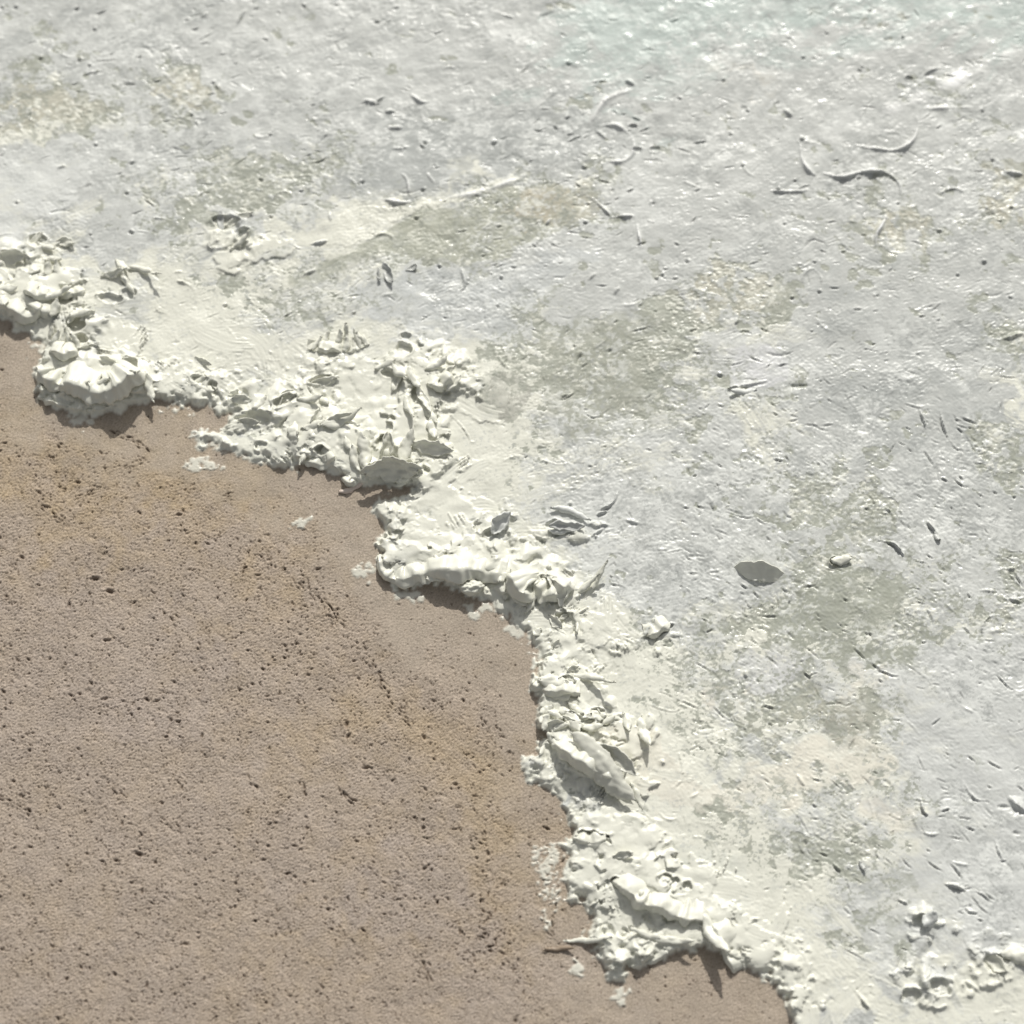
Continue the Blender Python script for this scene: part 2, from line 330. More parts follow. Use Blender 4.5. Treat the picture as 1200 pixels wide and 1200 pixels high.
# --- broken texture and small gouges of the cool paint
tex = smooth(.35, .9, np.clip(.45+.5*FR(240, off=31)+.5*rightm*smooth(-250, 0, Y), 0, 1.3))*(1-.6*smooth(.4, .8, mC))*relief
a1 = N(T1, 9, ang=ANG(-30), stretch=1.8, off=14); a2 = N(T2, 17, ang=ANG(12), stretch=1.7, off=15)
h += tex*(np.abs(a1)*-.35+np.maximum(a2, 0)*.35+N(T3, 5, off=16)*.14)
h += (N(T2, 3.4, off=117, ang=ANG(16), stretch=4.5)*(1-rightm)+N(T3, 3.4, off=118, ang=ANG(-36), stretch=4)*rightm)*.13*np.clip(.7+.5*FR(110, off=119), 0, 1.5)
h += N(T3, 4.5, off=17)*.09+N(T1, 7, off=18)*.09
# broad soft lumps at the top
h += smooth(250, 500, Y)*(N(T1, 26, off=19)*.25+N(T2, 13, off=20)*.14)

def blur(a, sg):
    r = int(sg*2.5)+1; k = np.exp(-np.arange(-r, r+1)**2/(2*sg*sg)).astype(f4); k /= k.sum()
    o = np.zeros_like(a)
    for i, w_ in enumerate(k): o += np.roll(a, i-r, 0)*w_
    p = np.zeros_like(a)
    for i, w_ in enumerate(k): p += np.roll(o, i-r, 1)*w_
    return p
calm = np.clip(.55+.35*FR(130, off=111), .1, 1)
hl = blur(h, 4.5)
h = base_h+(hl-base_h)*.45+(h-hl)*(.75-.45*calm)

def line_field(pts, wd, amp, taper=1.0, asym=0.0, photo=True, jag=.25, colour=None):
    """ridge (amp>0) or groove (amp<0) along a spline; asym puts a twin of opposite sign beside it"""
    p = np.array(pts, float)
    if photo: p = np.stack(P(p[:, 0], p[:, 1]), 1)
    q = spline(p, 1.5); r = wd*3+4
    i0 = int((q[:, 0].min()-r-gx[0])/ST); i1 = int((q[:, 0].max()+r-gx[0])/ST)+1
    j0 = int((q[:, 1].min()-r-gy[0])/ST); j1 = int((q[:, 1].max()+r-gy[0])/ST)+1
    if i0 < 0 or j0 < 0 or i1 >= W or j1 >= H: return
    xs = X[j0:j1, i0:i1]; ys = Y[j0:j1, i0:i1]
    best = np.full(xs.shape, 1e9, f4); sn = np.zeros(xs.shape, f4); tt = np.zeros(xs.shape, f4)
    n = len(q); T = np.gradient(q, axis=0)
    for k in range(n):
        dx = xs-q[k, 0]; dy = ys-q[k, 1]; d = dx*dx+dy*dy
        m = d < best; best[m] = d[m]; tt[m] = k/(n-1)
        sn[m] = np.sign(-T[k, 1]*dx+T[k, 0]*dy)[m]
    d = np.sqrt(best); env = np.clip(1-(2*np.abs(tt-.5))**3*taper, 0, 1)*(1+jag*samp(T1, tt*n*.3+q[0, 0], tt*0))
    wv = wd*(.45+.55*env)
    h[j0:j1, i0:i1] += amp*env*np.exp(-(d/wv)**2)
    if asym:
        dd = np.sqrt((d-wv*1.5)**2)
        h[j0:j1, i0:i1] += asym*env*np.exp(-(dd/(wv*.9))**2)*(ys < np.interp(xs[0], np.sort(q[:, 0]), q[np.argsort(q[:, 0]), 1])[None]-0)
    if colour is not None:
        k = (np.exp(-(d/wv)**2)*env)[..., None]*.8
        col[j0:j1, i0:i1] = col[j0:j1, i0:i1]*(1-k)+colour*k

# random short curved ticks: a raised burr with a pit below it
def burr(x, y, L, ang, s, big=1.0):
    i = int((x-gx[0])/ST); j = int((y-gy[0])/ST)
    r = int((L+8)/ST)+2; j0, j1, i0, i1 = j-r, j+r, i-r, i+r
    if j0 < 0 or i0 < 0 or j1 >= H or i1 >= W: return
    c, sn_ = math.cos(ang), math.sin(ang)
    xs = X[j0:j1, i0:i1]-f4(x); ys = Y[j0:j1, i0:i1]-f4(y)
    a = xs*c+ys*sn_; b = -xs*sn_+ys*c-a*a*rng.normal(0, .02)*3/max(L, 3)
    if c < 0: b = -b
    env = np.exp(-(a/L)**4)
    h[j0:j1, i0:i1] += s*env*(.42*np.exp(-((b-1.3*big)/(1.3*big))**2)-1.1*np.exp(-((b+1.1*big)/(1.15*big))**2))
SDp = SD
dens = np.clip(.42+.45*FR(170, off=41)+.25*rightm, .05, 1)*(1-.75*smooth(.5, .9, mC))
nb = 0
for _ in range(13000):
    x = rng.uniform(-HX+40, HX-40); y = rng.uniform(-HY+100, HY-20)
    i = int((x-gx[0])/ST); j = int((y-gy[0])/ST)
    if SD[j, i] < 14 or rng.uniform() > dens[j, i]*.95: continue
    a = (R(-38) if rightm[j, i] > .4 else R(8))+rng.normal(0, .5)
    L = rng.gamma(2.0, 1.5)+.9
    s = rng.gamma(1.3, .9)+.25
    if y > 250: s *= .8
    burr(x, y, min(L, 9), a, min(s, 3.4)*rng.uniform(.5, 1)*(1-.4*smooth(.3, .6, mC[j, i])), rng.uniform(.5, .85)); nb += 1
# hair lines left by the bristles and the edge of the knife
for _ in range(380):
    x = rng.uniform(-650, 640); y = rng.uniform(-640, 760)
    i = int((x-gx[0])/ST); j = int((y-gy[0])/ST)
    if SD[j, i] < 45: continue
    a = (R(-38) if rightm[j, i] > .4 else R(10))+rng.normal(0, .6)+(math.pi if rng.uniform() < .5 else 0); L = rng.uniform(8, 38); kk = rng.normal(0, .03)
    pts = [(x, y)]
    for q in range(3): pts.append((pts[-1][0]+math.cos(a)*L/3, pts[-1][1]+math.sin(a)*L/3)); a += kk*L/3+rng.normal(0, .12)
    sg = rng.choice([-1, 1]); line_field(pts, rng.uniform(.8, 1.5), sg*rng.uniform(.5, 1.9), photo=False, jag=.6)
# round pits of the far area
for _ in range(160):
    x = rng.uniform(-HX+40, HX-40); y = rng.uniform(150, HY-20)
    i = int((x-gx[0])/ST); j = int((y-gy[0])/ST)
    if SD[j, i] < 30 or mC[j, i] > .6: continue
    burr(x, y, rng.uniform(1.2, 3), rng.normal(0, .6), rng.uniform(2.0, 4.5), rng.uniform(.9, 1.5))

# marked ridges and cracks of the photograph
RID = [([(937,168),(940,190),(950,205),(958,208)],4,4),([(962,205),(985,210),(1010,204),(1035,204),(1052,216),(1056,234)],3,5.5),
       ([(1000,172),(1020,176),(1050,178),(1068,168),(1075,150),(1073,138)],3,4.5),([(900,226),(925,227),(950,225)],2.4,4),
       ([(1040,252),(1032,268),(1026,280),(1028,298)],3,4.5),([(1175,203),(1200,207)],3,4.5),
       ([(690,232),(700,240),(716,256)],2,3.5),([(716,257),(740,256),(768,264)],2.2,4),([(745,262),(750,285),(752,300)],2,2.5),
       ([(700,150),(722,150),(740,163),(742,180),(728,192),(700,190)],4,4),([(690,150),(710,120),(740,108)],6,3.5),
       ([(1015,142),(1060,125),(1095,108),(1140,88),(1170,70),(1200,62)],13,1.0),([(1080,130),(1140,128)],3,2),
       ([(1075,478),(1082,495),(1085,510)],1.6,3),([(1100,482),(1108,510),(1120,528)],1.8,3.5),([(1060,474),(1080,480)],3,4),
       ([(1030,635),(1048,640),(1060,655)],2,4),([(1068,658),(1085,662),(1090,672)],2,4),([(1035,595),(1045,605),(1048,618)],2.2,4),
       ([(1085,612),(1095,625),(1098,636)],2.5,4.5),([(945,795),(955,790),(965,795)],1.6,4),([(940,788),(950,797)],1.4,3.5),
       ([(888,833),(896,828),(910,832)],2.5,4),([(1105,1037),(1120,1040),(1132,1046)],2.2,4),([(1140,1045),(1152,1050),(1160,1058)],2.2,3.5),
       ([(998,1158),(1008,1170),(1020,1186)],2.6,4.5),([(970,1180),(975,1200),(985,1215)],2.6,4),([(1054,1100),(1052,1125),(1048,1140)],2,3),
       ([(1165,985),(1170,1000),(1175,1010)],2,3),([(975,1013),(985,1023)],2,4),([(1050,1055),(1063,1060)],2.2,4),([(1078,938),(1082,952),(1090,960)],2,4.5),
       ([(1100,952),(1112,948)],2,3),([(1180,935),(1210,960)],6,4),([(1120,905),(1140,935),(1160,940)],2,1.5),
       ([(520,235),(560,228),(610,212)],5,2),([(700,700),(704,728)],1.6,-2.5),([(910,690),(905,712),(900,725)],1.6,2),([(930,692),(922,712)],1.5,1.5),
       ([(776,650),(800,645)],2,2.5),([(702,600),(718,590),(724,578)],3.5,5),([(698,605),(712,600)],2.5,4),([(690,632),(708,620)],3,4),([(730,610),(755,618),(770,630)],4,3),
       ([(600,455),(595,480)],1.5,1.5),([(515,478),(540,500),(552,520),(552,530)],1.6,1.8),([(470,205),(478,215),(480,232)],3,4),([(500,205),(510,218)],2.5,3),
       ([(448,236),(470,240),(485,238)],3,3.5),([(425,120),(445,124)],3,4),([(480,112),(495,122),(512,118)],3,4),([(455,152),(472,152)],4,4),([(338,286),(346,291),(354,295)],2,4),
       ([(362,289),(385,285)],2.4,3.5),([(386,250),(388,262)],2.6,3.5),([(868,665),(878,668)],1.6,1.8),([(1130,1150),(1150,1165)],5,5),([(1060,1145),(1080,1110),(1085,1080)],9,4),
       ([(1080,1110),(1084,1150),(1100,1195)],9,4.5),([(860,455),(880,452),(900,448)],4,3),([(640,265),(645,258)],2.5,4),([(646,275),(652,280)],2.5,4),([(540,315),(545,335),(538,345)],3,3),
       ([(935,990),(945,1005),(962,1010)],3,3),([(740,820),(790,835),(800,815)],2,1.5),([(660,780),(690,800),(715,802)],4,5),([(795,880),(800,910),(790,925)],3,3)]
for pts, wd, amp in RID: line_field(pts, wd*.5, amp*.72, asym=(-.35*amp if amp > 0 and pts[0][1] > 280 else 0), jag=.5, colour=(lin(230,231,228) if pts[0][1] < 300 and amp > 0 else None))

# ---------------------------------------------------------------- thick impasto along the waterline
MOUND = [(20,300,40,26,0,8),(45,345,52,34,0,12),(22,365,40,14,0,9),(100,380,36,24,0,7),(80,425,40,30,10,10),(125,445,66,26,-4,16),(170,445,34,20,0,8),(60,462,24,12,0,6),(100,478,34,8,0,4),
         (240,445,34,14,0,4),(275,290,40,16,-10,7),(330,470,56,34,20,8),(385,505,46,36,0,12),(355,520,30,26,0,8),(400,440,60,26,0,6),(440,530,56,40,0,15),(470,500,56,44,0,12),
         (500,440,60,44,0,9),(530,450,40,28,0,6),(500,540,46,20,0,8),(470,605,26,16,0,5),(500,645,66,26,-2,13),(560,660,60,22,0,15),(620,676,50,28,0,12),(660,690,36,22,0,6),(690,740,50,24,-30,5),(645,775,24,14,0,4),(215,462,40,12,0,4),(290,480,40,16,-10,6),(665,620,40,14,0,7),(582,612,26,18,0,6),
         (650,800,34,16,-6,10),(670,845,46,26,0,10),(696,895,56,22,-28,12),(740,870,40,26,0,6),(700,970,40,20,0,8),(735,985,50,26,-10,8),(760,1030,60,34,-24,13),(700,1020,36,24,0,5),(810,1060,50,22,-20,9),
         (740,1105,66,16,-4,7),(850,1110,24,28,-30,8),(720,1130,24,16,0,4),(1085,1080,26,16,0,7),(1090,1160,46,30,0,4),(1170,1130,44,30,0,5),(665,725,24,14,0,4),(765,745,30,12,20,4),(790,700,5,5,0,0)]
wB = (N(T1, 34, off=51)*7+N(T2, 15, off=52)*3, N(T3, 34, off=53)*7+N(T1, 15, off=54)*3)
xm, ym = X+wB[0], Y+wB[1]
md = np.zeros((H, W), f4)
for b in MOUND:
    u, v, ru, rv, a, s = b; cx, cy = P(u, v); c, sn_ = math.cos(R(a)), math.sin(R(a)); r = 1.7*max(ru, rv)+30
    i0 = max(0, int((cx-r-gx[0])/ST)); i1 = int((cx+r-gx[0])/ST); j0 = max(0, int((cy-r-gy[0])/ST)); j1 = int((cy+r-gy[0])/ST)
    xx = xm[j0:j1, i0:i1]-cx; yy = ym[j0:j1, i0:i1]-cy
    q = np.sqrt(((xx*c+yy*sn_)/ru)**2+((-xx*sn_+yy*c)/rv)**2)
    e = smooth(1.12, .45, q)*s
    md[j0:j1, i0:i1] = np.maximum(md[j0:j1, i0:i1], e)+np.minimum(md[j0:j1, i0:i1], e)*.25
md = md*.86+np.clip(smooth(75, 15, SD)*smooth(0, 8, SD)*(2.6+3.2*FR(70, off=121)), 0, 7)*(md < 8)
IMP = smooth(1, 9, md)                                # where the paint is really thick
# folded, torn lumps: billow noise at several scales, warped
b1 = 1-np.abs(samp(T1, (X+wB[0]*1.6)*.21, (Y+wB[1]*1.6)*.21+7))*1.1
b2 = 1-np.abs(samp(T2, (X+wB[1])*.42+9, (Y+wB[0])*.42))*1.1
b3 = 1-np.abs(samp(T3, X*.85+wB[0]*.3, Y*.85+5))*1.1
crump = np.clip(b1, -1, 1)*2.5+np.clip(b2, -1, 1)*.9+np.clip(b3, -1, 1)*.14
step = np.floor((md+b1*2.2+FR(60, off=61)*2.0)/4.2)*4.2   # terraces of layered paint
mm = md*.55+np.clip(step, 0, 30)*.45*smooth(.5, 3, md)
patchy = np.clip(.55+.55*FR(120, off=66, T=TF2), .12, 1.1)
cfl = 1-.7*np.clip(blobs([(770,1030,110,80,-20),(560,600,90,40),(700,760,60,40),(820,1080,60,50),(1120,1150,100,60),(480,640,60,30,0,.6),(110,440,50,20,0,.6)]), 0, 1)
h += mm*1.0+IMP*crump*patchy*cfl
col = mix(col, c_cream, IMP*.8*smooth(-80, 0, 700-X*0-0)*np.ones_like(IMP)*(1-smooth(.6, 1, mB)*.4))

# smear strokes over the impasto so that it reads as knife-worked paint
fr = np.clip(smooth(150, 30, SD), 0, 1)*smooth(.3, .6, mC)
bsave = base_h; base_h = h.copy()
for _ in range(1700):
    x = rng.uniform(-650, 500); y = rng.uniform(-700, 420)
    i = int((x-gx[0])/ST); j = int((y-gy[0])/ST)
    if SD[j, i] < 5 or rng.uniform() > fr[j, i]: continue
    L = rng.uniform(6, 36); L = min(L, SD[j, i]*.9+4)
    k = .6+IMP[j, i]*1.6
    stroke(x, y, rng.uniform(-math.pi, math.pi), L, min(rng.uniform(4, 17), L), rng.uniform(-.3, .8)*k, rng.uniform(.1, 1.2)*k, c_cream*(1+rng.normal(0, .02)), .5, rng.normal(0, .25), .93, pm, 1, .18)
base_h = bsave

sm_ = np.clip(.78+.25*FR(80, off=95), .35, 1)*smooth(.05, .6, IMP)
hb_ = blur(h, 2.6); h = h+(hb_-h)*sm_
# a few broad creamy plates pressed smooth within the crest
for pts in [[(82,428),(110,420),(146,430),(150,446),(120,454),(88,446)],[(400,430),(440,424),(470,450),(468,490),(440,510),(405,500),(392,460)],[(122,376),(155,380),(158,410),(128,412)],
            [(470,590),(520,578),(560,600),(540,640),(480,640)],[(640,800),(690,806),(700,816),(650,816)],[(700,960),(740,950),(770,980),(745,1010),(705,1000)],[(664,1000),(700,1010),(700,1040),(668,1044)],
            [(370,495),(392,500),(398,528),(372,530)],[(250,300),(330,280),(340,300),(270,316)],[(775,1010),(840,1015),(820,1050),(780,1040)],[(455,488),(480,470),(490,500),(470,515)],[(20,322),(44,318),(40,344),(16,342)]]:
    pu = np.mean([a[0] for a in pts]); pv = np.mean([a[1] for a in pts]); px, py = P(pu, pv); j_ = int((py-gy[0])/ST); i_ = int((px-gx[0])/ST)
    lv = h[j_-8:j_+8, i_-8:i_+8].mean(); sv = base_h; base_h = blur(h[max(0, j_-80):j_+80, max(0, i_-80):i_+80], 7) if False else np.full_like(h, lv)
    patch(pts, c_cream, .72, .5, 4, 4, .3); base_h = sv
# hollows: bowls scooped into the paint, steep at their upper edge so they hold shade
def hollow(u, v, ru, rv, ang, depth, rim):
    cx, cy = P(u, v); r = 1.6*max(ru, rv)+6
    i0 = int((cx-r-gx[0])/ST); i1 = int((cx+r-gx[0])/ST); j0 = int((cy-r-gy[0])/ST); j1 = int((cy+r-gy[0])/ST)
    xx = X[j0:j1, i0:i1]-cx; yy = Y[j0:j1, i0:i1]-cy; c, s = math.cos(R(ang)), math.sin(R(ang))
    nz = samp(T2, X[j0:j1, i0:i1]*.6, Y[j0:j1, i0:i1]*.6)*.10
    a, b = (xx*c+yy*s)/ru, (-xx*s+yy*c)/rv
    q = np.sqrt(a*a+b*b)+nz
    bowl = -depth*smooth(1.0, .72, q)*(.75+.45*np.clip(b, -1, 1))
    rm = rim*np.exp(-((q-1.08)/.16)**2)*(.55+.45*np.clip(b, -1, 1))
    h[j0:j1, i0:i1] += bowl+rm
HOL = [(18,308,20,13,-10,9,3),(45,285,12,9,0,5,2),(76,290,10,7,0,5,2),(92,382,13,12,0,11,3),(96,400,8,7,0,10,1),(152,346,9,8,0,8,2),(75,355,22,6,8,6,3),(130,352,16,6,-8,5,3),
       (152,433,12,13,30,11,3),(233,447,9,6,0,5,3),(250,456,5,12,14,8,3),(266,264,18,10,-8,7,4),(286,278,9,9,0,7,3),(275,262,8,5,0,3,2),(334,472,16,7,30,8,4),(378,448,14,6,10,6,3),
       (300,492,24,9,4,4,1),(306,525,8,6,0,3,1),(378,530,9,7,0,6,4),(452,520,10,10,0,10,4),(474,412,10,9,-35,8,2),(476,396,7,4,0,5,2),(455,440,9,6,0,4,2),(486,465,5,16,-12,7,3),(520,460,8,9,0,5,2),
       (652,562,6,4,0,0,0),(578,625,12,5,20,6,2),(648,617,8,7,0,7,2),(640,690,10,16,-10,9,3),(612,690,7,12,0,8,2),(662,728,12,11,0,3,5),(776,740,12,5,25,6,3),(662,798,8,5,0,6,3),(672,838,6,4,0,4,2),(688,846,7,5,0,4,2),(706,850,8,4,0,5,2),(700,836,9,4,0,4,2),
       (683,857,8,4,0,4,2),(660,846,5,4,0,4,2),(693,983,22,8,-4,9,3),(724,1036,8,7,-30,6,3),(858,460,7,5,10,3,2),(978,661,7,6,20,5,3),
       (1068,1168,12,9,0,7,3),(1101,1158,14,11,-10,6,3),(1163,1130,13,12,-40,9,3),(1177,1128,5,5,0,5,2),(1077,1082,10,9,-40,5,4),(1085,562,5,4,0,0,0),
       (790,1034,7,5,0,3,2),(805,1040,6,6,0,4,3),(780,1030,8,6,0,3,3),
       (747,178,6,4,0,3,2),(767,177,7,4,0,3,1),(1065,94,5,3,0,4,3),(742,150,5,3,0,3,2)]
for a in HOL:
    if a[5] or a[6]: hollow(a[0], a[1], a[2], a[3], a[4], a[5]*1.25, a[6])

# paint film edge: falls to the sand in a ragged step
film = smooth(0, 1, 1)*1.0
et = smooth(-.5, 3.5, SDw)
islm = ((isl > .40) | (paint & (SDw <= 0))).astype(f4)
thick_edge = np.clip(1.0+md*.06, 1, 2)

# ---------------------------------------------------------------- sand body: height + colour
wet = smooth(95, 25, -SD+FR(150, off=70)*16)
wet = np.maximum(wet, .9*blobs([(420,640,70,60,-40),(560,760,80,60,-40),(20,420,60,50),(120,500,160,16,-4),(800,1180,130,40),(740,1190,120,30)]))
wet *= np.where(X > 20, .8, 1)*(1-.6*blobs([(560,960,120,130),(610,1060,70,120),(640,1000,60,80)]))
rough = np.clip(1-wet*.85, 0, 1)
hs = FR(300, off=71)*.6+N(T1, 60, off=72)*.12*rough
grain = N(T1, 3.6, off=73)*.34+N(T2, 6.5, off=74)*.13+N(T3, 2.7, off=75)*.36+N(T1, 11, off=174)*.08
hs += grain*(.26+.66*rough)
wl = N(T3, 13, off=76, ang=ANG(-38), stretch=2.0); hs -= smooth(.9, 2.2, wl)*.7*rough
sc_warm, sc_base, sc_mauve, sc_pale, sc_dark = lin(175,157,131), lin(173,159,144), lin(170,158,148), lin(170,159,144), lin(84,68,54)
cs = np.empty((H, W, 3), f4); cs[:] = sc_base
warmm = blobs([(60,530,170,56,-14),(230,560,150,50,-20,.9),(120,610,130,40,-20,.8),(560,920,110,60,-30,.8),(500,860,100,50,-30,.5),(400,870,120,40,0,.5),(250,740,60,26,-20,.5),(600,1060,80,60,0,.6),(390,990,80,30,0,.3),(400,1110,160,26,0,.4),(280,640,140,30,-35,.5)], X+wA[0]*1.5, Y+wA[1]*1.5)
mauv = blobs([(190,830,130,70,-30,.9),(60,850,120,120,0,.6),(60,720,90,60,0,.7),(460,1050,90,50,0,.9),(300,1000,140,60,-30,.6),(150,1000,160,80,0,.5),(600,1160,140,40,0,.6),(100,1140,160,60,0,.5)], X+wA[0]*1.5, Y+wA[1]*1.5)
cs = mix(cs, sc_warm, np.clip(warmm*.92+FR(120, off=77)*.12, 0, 1)); cs = mix(cs, sc_mauve, np.clip(mauv*.8+FR(90, off=78)*.1, 0, 1))
cs = mix(cs, sc_pale, wet*.55)
cs *= (1+.085*N(T1, 3.2, off=79)+.04*N(T2, 6, off=179)+.03*FR(40, off=80))[..., None]
spk = smooth(1.15, 1.8, N(T1, 3.0, off=201)*.8+N(T2, 5.5, off=202)*.6)*rough
cs = mix(cs, sc_dark, spk*.42)
hs -= spk*.5
cs = mix(cs, lin(205,192,172), smooth(1.5, 2.1, N(T3, 3.0, off=203))*.35)
def pit(x, y, a, b, ang, depth, dark):
    i = int((x-gx[0])/ST); j = int((y-gy[0])/ST); r = int(max(a, b)*2/ST)+2
    if j-r < 0 or i-r < 0 or j+r >= H or i+r >= W: return
    s_ = np.s_[j-r:j+r, i-r:i+r]; xs = X[s_]-f4(x); ys = Y[s_]-f4(y); c, sn_ = math.cos(ang), math.sin(ang)
    q = ((xs*c+ys*sn_)/a)**2+((-xs*sn_+ys*c)/b)**2; e = np.exp(-q*1.4)
    hs[s_] -= depth*e; hs[s_] += depth*.14*np.exp(-((np.sqrt(q)-1.5)/.4)**2)
    k = (np.clip(e*1.3, 0, 1)*dark)[..., None]; cs[s_] = cs[s_]*(1-k)+sc_dark*k
pdn = FR(100, off=81)
for _ in range(75000):
    x = rng.uniform(-HX+20, 420); y = rng.uniform(-HY+80, 330)
    i = int((x-gx[0])/ST); j = int((y-gy[0])/ST)
    if SD[j, i] > -4: continue
    p = rough[j, i]**1.5*(.45+.3*pdn[j, i])
    if rng.uniform() > p+.05: continue
    g = rng.gamma(1.0, .30)+.42
    g = min(g, 3.4)
    pit(x, y, g*rng.uniform(1, 2.0), g*.8, R(-35)+rng.normal(0, .6), 1.3+g*.9, rng.uniform(.25, .85))
# clusters of worm-like cracks running down to the right
def crack(pts, n, spread, sz):
    q = spline(np.stack(P([p[0] for p in pts], [p[1] for p in pts]), 1), 2)
    for _ in range(n):
        k = rng.integers(0, len(q)); x, y = q[k]+rng.normal(0, spread, 2)
        d = q[min(k+1, len(q)-1)]-q[max(k-1, 0)]
        g = rng.uniform(.6, 1)*sz
        pit(x, y, g*rng.uniform(1.6, 3.6), g*.75, math.atan2(d[1], d[0])+rng.normal(0, .3), 1.5+g*.9, rng.uniform(.3, .8))
for pts, n, sp, sz in [([(300,640),(350,680),(390,720)],34,4,1.1),([(390,720),(430,775),(460,820),(480,850)],40,3.5,1.5),([(360,685),(400,730)],22,3,1.3),
                       ([(130,505),(165,520),(175,530)],16,2,1.4),([(55,500),(80,530)],12,2,.8),([(130,510),(160,512)],8,2,.8),([(50,590),(72,612)],14,3,1.5),([(95,580),(125,570)],10,4,1.3),([(140,545),(170,540)],12,5,1.3),
                       ([(255,585),(280,578)],8,3,1.2),([(190,715),(215,735)],8,3,1.4),([(560,840),(600,900)],26,14,1.3),([(350,915),(360,930)],5,3,2),([(400,925),(415,940)],6,3,2.2),([(290,910),(305,925)],5,2,1.6),
                       ([(570,1040),(560,1090),(580,1110)],30,14,1.5),([(330,1020),(370,1040)],10,3,1.3),([(430,1040),(480,1055)],16,9,1.3),([(560,1105),(600,1110)],8,5,1.8),([(600,1125),(635,1190)],12,5,1.3),
                       ([(380,1080),(420,1110)],12,6,1.2),([(130,920),(145,935)],5,2,1.3),([(0,935),(35,950)],8,2,1.7),([(180,950),(210,975)],8,3,1.4),([(540,960),(600,1000)],24,16,1.4),([(500,1130),(505,1145)],6,3,2),
                       ([(640,1090),(650,1100)],4,3,1.4),([(410,1010),(470,1040)],14,6,1.2),([(100,930),(200,990)],14,12,1.2),([(340,1060),(330,1090)],12,8,1.2),([(655,1040),(645,1085)],10,1.5,1.6)]:
    crack(pts, n, sp, sz)
# pale grains
for _ in range(1500):
    x = rng.uniform(-HX+20, 420); y = rng.uniform(-HY+80, 330); i = int((x-gx[0])/ST); j = int((y-gy[0])/ST)
    if SD[j, i] > -4: continue
    cs[j, i] = cs[j, i]*.5+lin(214,200,180)*.5; hs[j, i] += rng.uniform(.3, 1.0)

# ---------------------------------------------------------------- merge the two layers
pmf = paint.astype(f4)
# soften the binary mask a little for heights
pk = (pmf+np.roll(pmf, 1, 0)+np.roll(pmf, -1, 0)+np.roll(pmf, 1, 1)+np.roll(pmf, -1, 1))/5
film_h = np.where(SDw > 0, 1.0+1.6*smooth(0, 12, SDw), 1.3)
h = np.maximum(h, .3)
hp = hs*.5*smooth(8, 0, SDw)+film_h*.9+h*np.where(SDw > 0, smooth(-1.0, 7, SDw), 0)
hh = hs*(1-pk)+np.maximum(hp, hs+.8)*pk
cc = cs*(1-pk[..., None])+col*pk[..., None]
# thin dry-brushed paint lets some sand tone through
thin = (pmf*(SDw <= 0))*.25
cc = cc*(1-thin[..., None])+cs*thin[..., None]
hh = hh.astype(f4)

# overhanging lips: the tops of thick paint lean down the picture and to the left
ex = np.clip(hh-9, 0, 40)
sx = -ex*.22+wB[1]*ex*.010; sy = -ex*.62+wB[0]*ex*.012

# ---------------------------------------------------------------- materials
def paint_material():
    m = bpy.data.materials.new("oil_paint"); m.use_nodes = True; t = m.node_tree; b = t.nodes['Principled BSDF']
    at = t.nodes.new('ShaderNodeAttribute'); at.attribute_name = 'paint_colour'
    tc = t.nodes.new('ShaderNodeTexCoord')
    n1 = t.nodes.new('ShaderNodeTexNoise'); n1.inputs['Scale'].default_value = 900; n1.inputs['Detail'].default_value = 5; n1.inputs['Roughness'].default_value = .7
    t.links.new(tc.outputs['Object'], n1.inputs['Vector'])
    n2 = t.nodes.new('ShaderNodeTexNoise'); n2.inputs['Scale'].default_value = 120; n2.inputs['Detail'].default_value = 6
    t.links.new(tc.outputs['Object'], n2.inputs['Vector'])
    mr = t.nodes.new('ShaderNodeMapRange'); mr.inputs[1].default_value = .3; mr.inputs[2].default_value = .7; mr.inputs[3].default_value = .14; mr.inputs[4].default_value = .50
    t.links.new(n2.outputs[0], mr.inputs[0]); t.links.new(mr.outputs[0], b.inputs['Roughness'])
    bp = t.nodes.new('ShaderNodeBump'); bp.inputs['Strength'].default_value = .5; bp.inputs['Distance'].default_value = .00012
    t.links.new(n1.outputs[0], bp.inputs['Height']); t.links.new(bp.outputs[0], b.inputs['Normal'])
    t.links.new(at.outputs['Color'], b.inputs['Base Color'])
    b.inputs['Specular IOR Level'].default_value = .28
    return m
def sand_material():
    m = bpy.data.materials.new("sand_paint"); m.use_nodes = True; t = m.node_tree; b = t.nodes['Principled BSDF']
    at = t.nodes.new('ShaderNodeAttribute'); at.attribute_name = 'paint_colour'
    tc = t.nodes.new('ShaderNodeTexCoord')
    n1 = t.nodes.new('ShaderNodeTexNoise'); n1.inputs['Scale'].default_value = 1500; n1.inputs['Detail'].default_value = 4; n1.inputs['Roughness'].default_value = .7
    t.links.new(tc.outputs['Object'], n1.inputs['Vector'])
    bp = t.nodes.new('ShaderNodeBump'); bp.inputs['Strength'].default_value = .8; bp.inputs['Distance'].default_value = .00025
    t.links.new(n1.outputs[0], bp.inputs['Height']); t.links.new(bp.outputs[0], b.inputs['Normal'])
    mx = t.nodes.new('ShaderNodeMix'); mx.data_type = 'RGBA'; mx.blend_type = 'MULTIPLY'; mx.inputs[0].default_value = 1
    cr_ = t.nodes.new('ShaderNodeMapRange'); cr_.inputs[1].default_value = .3; cr_.inputs[2].default_value = .7; cr_.inputs[3].default_value = .86; cr_.inputs[4].default_value = 1.12
    t.links.new(n1.outputs[0], cr_.inputs[0]); t.links.new(at.outputs['Color'], mx.inputs[6]); t.links.new(cr_.outputs[0], mx.inputs[7])
    t.links.new(mx.outputs[2], b.inputs['Base Color'])
    b.inputs['Roughness'].default_value = .6; b.inputs['Specular IOR Level'].default_value = .25
    return m
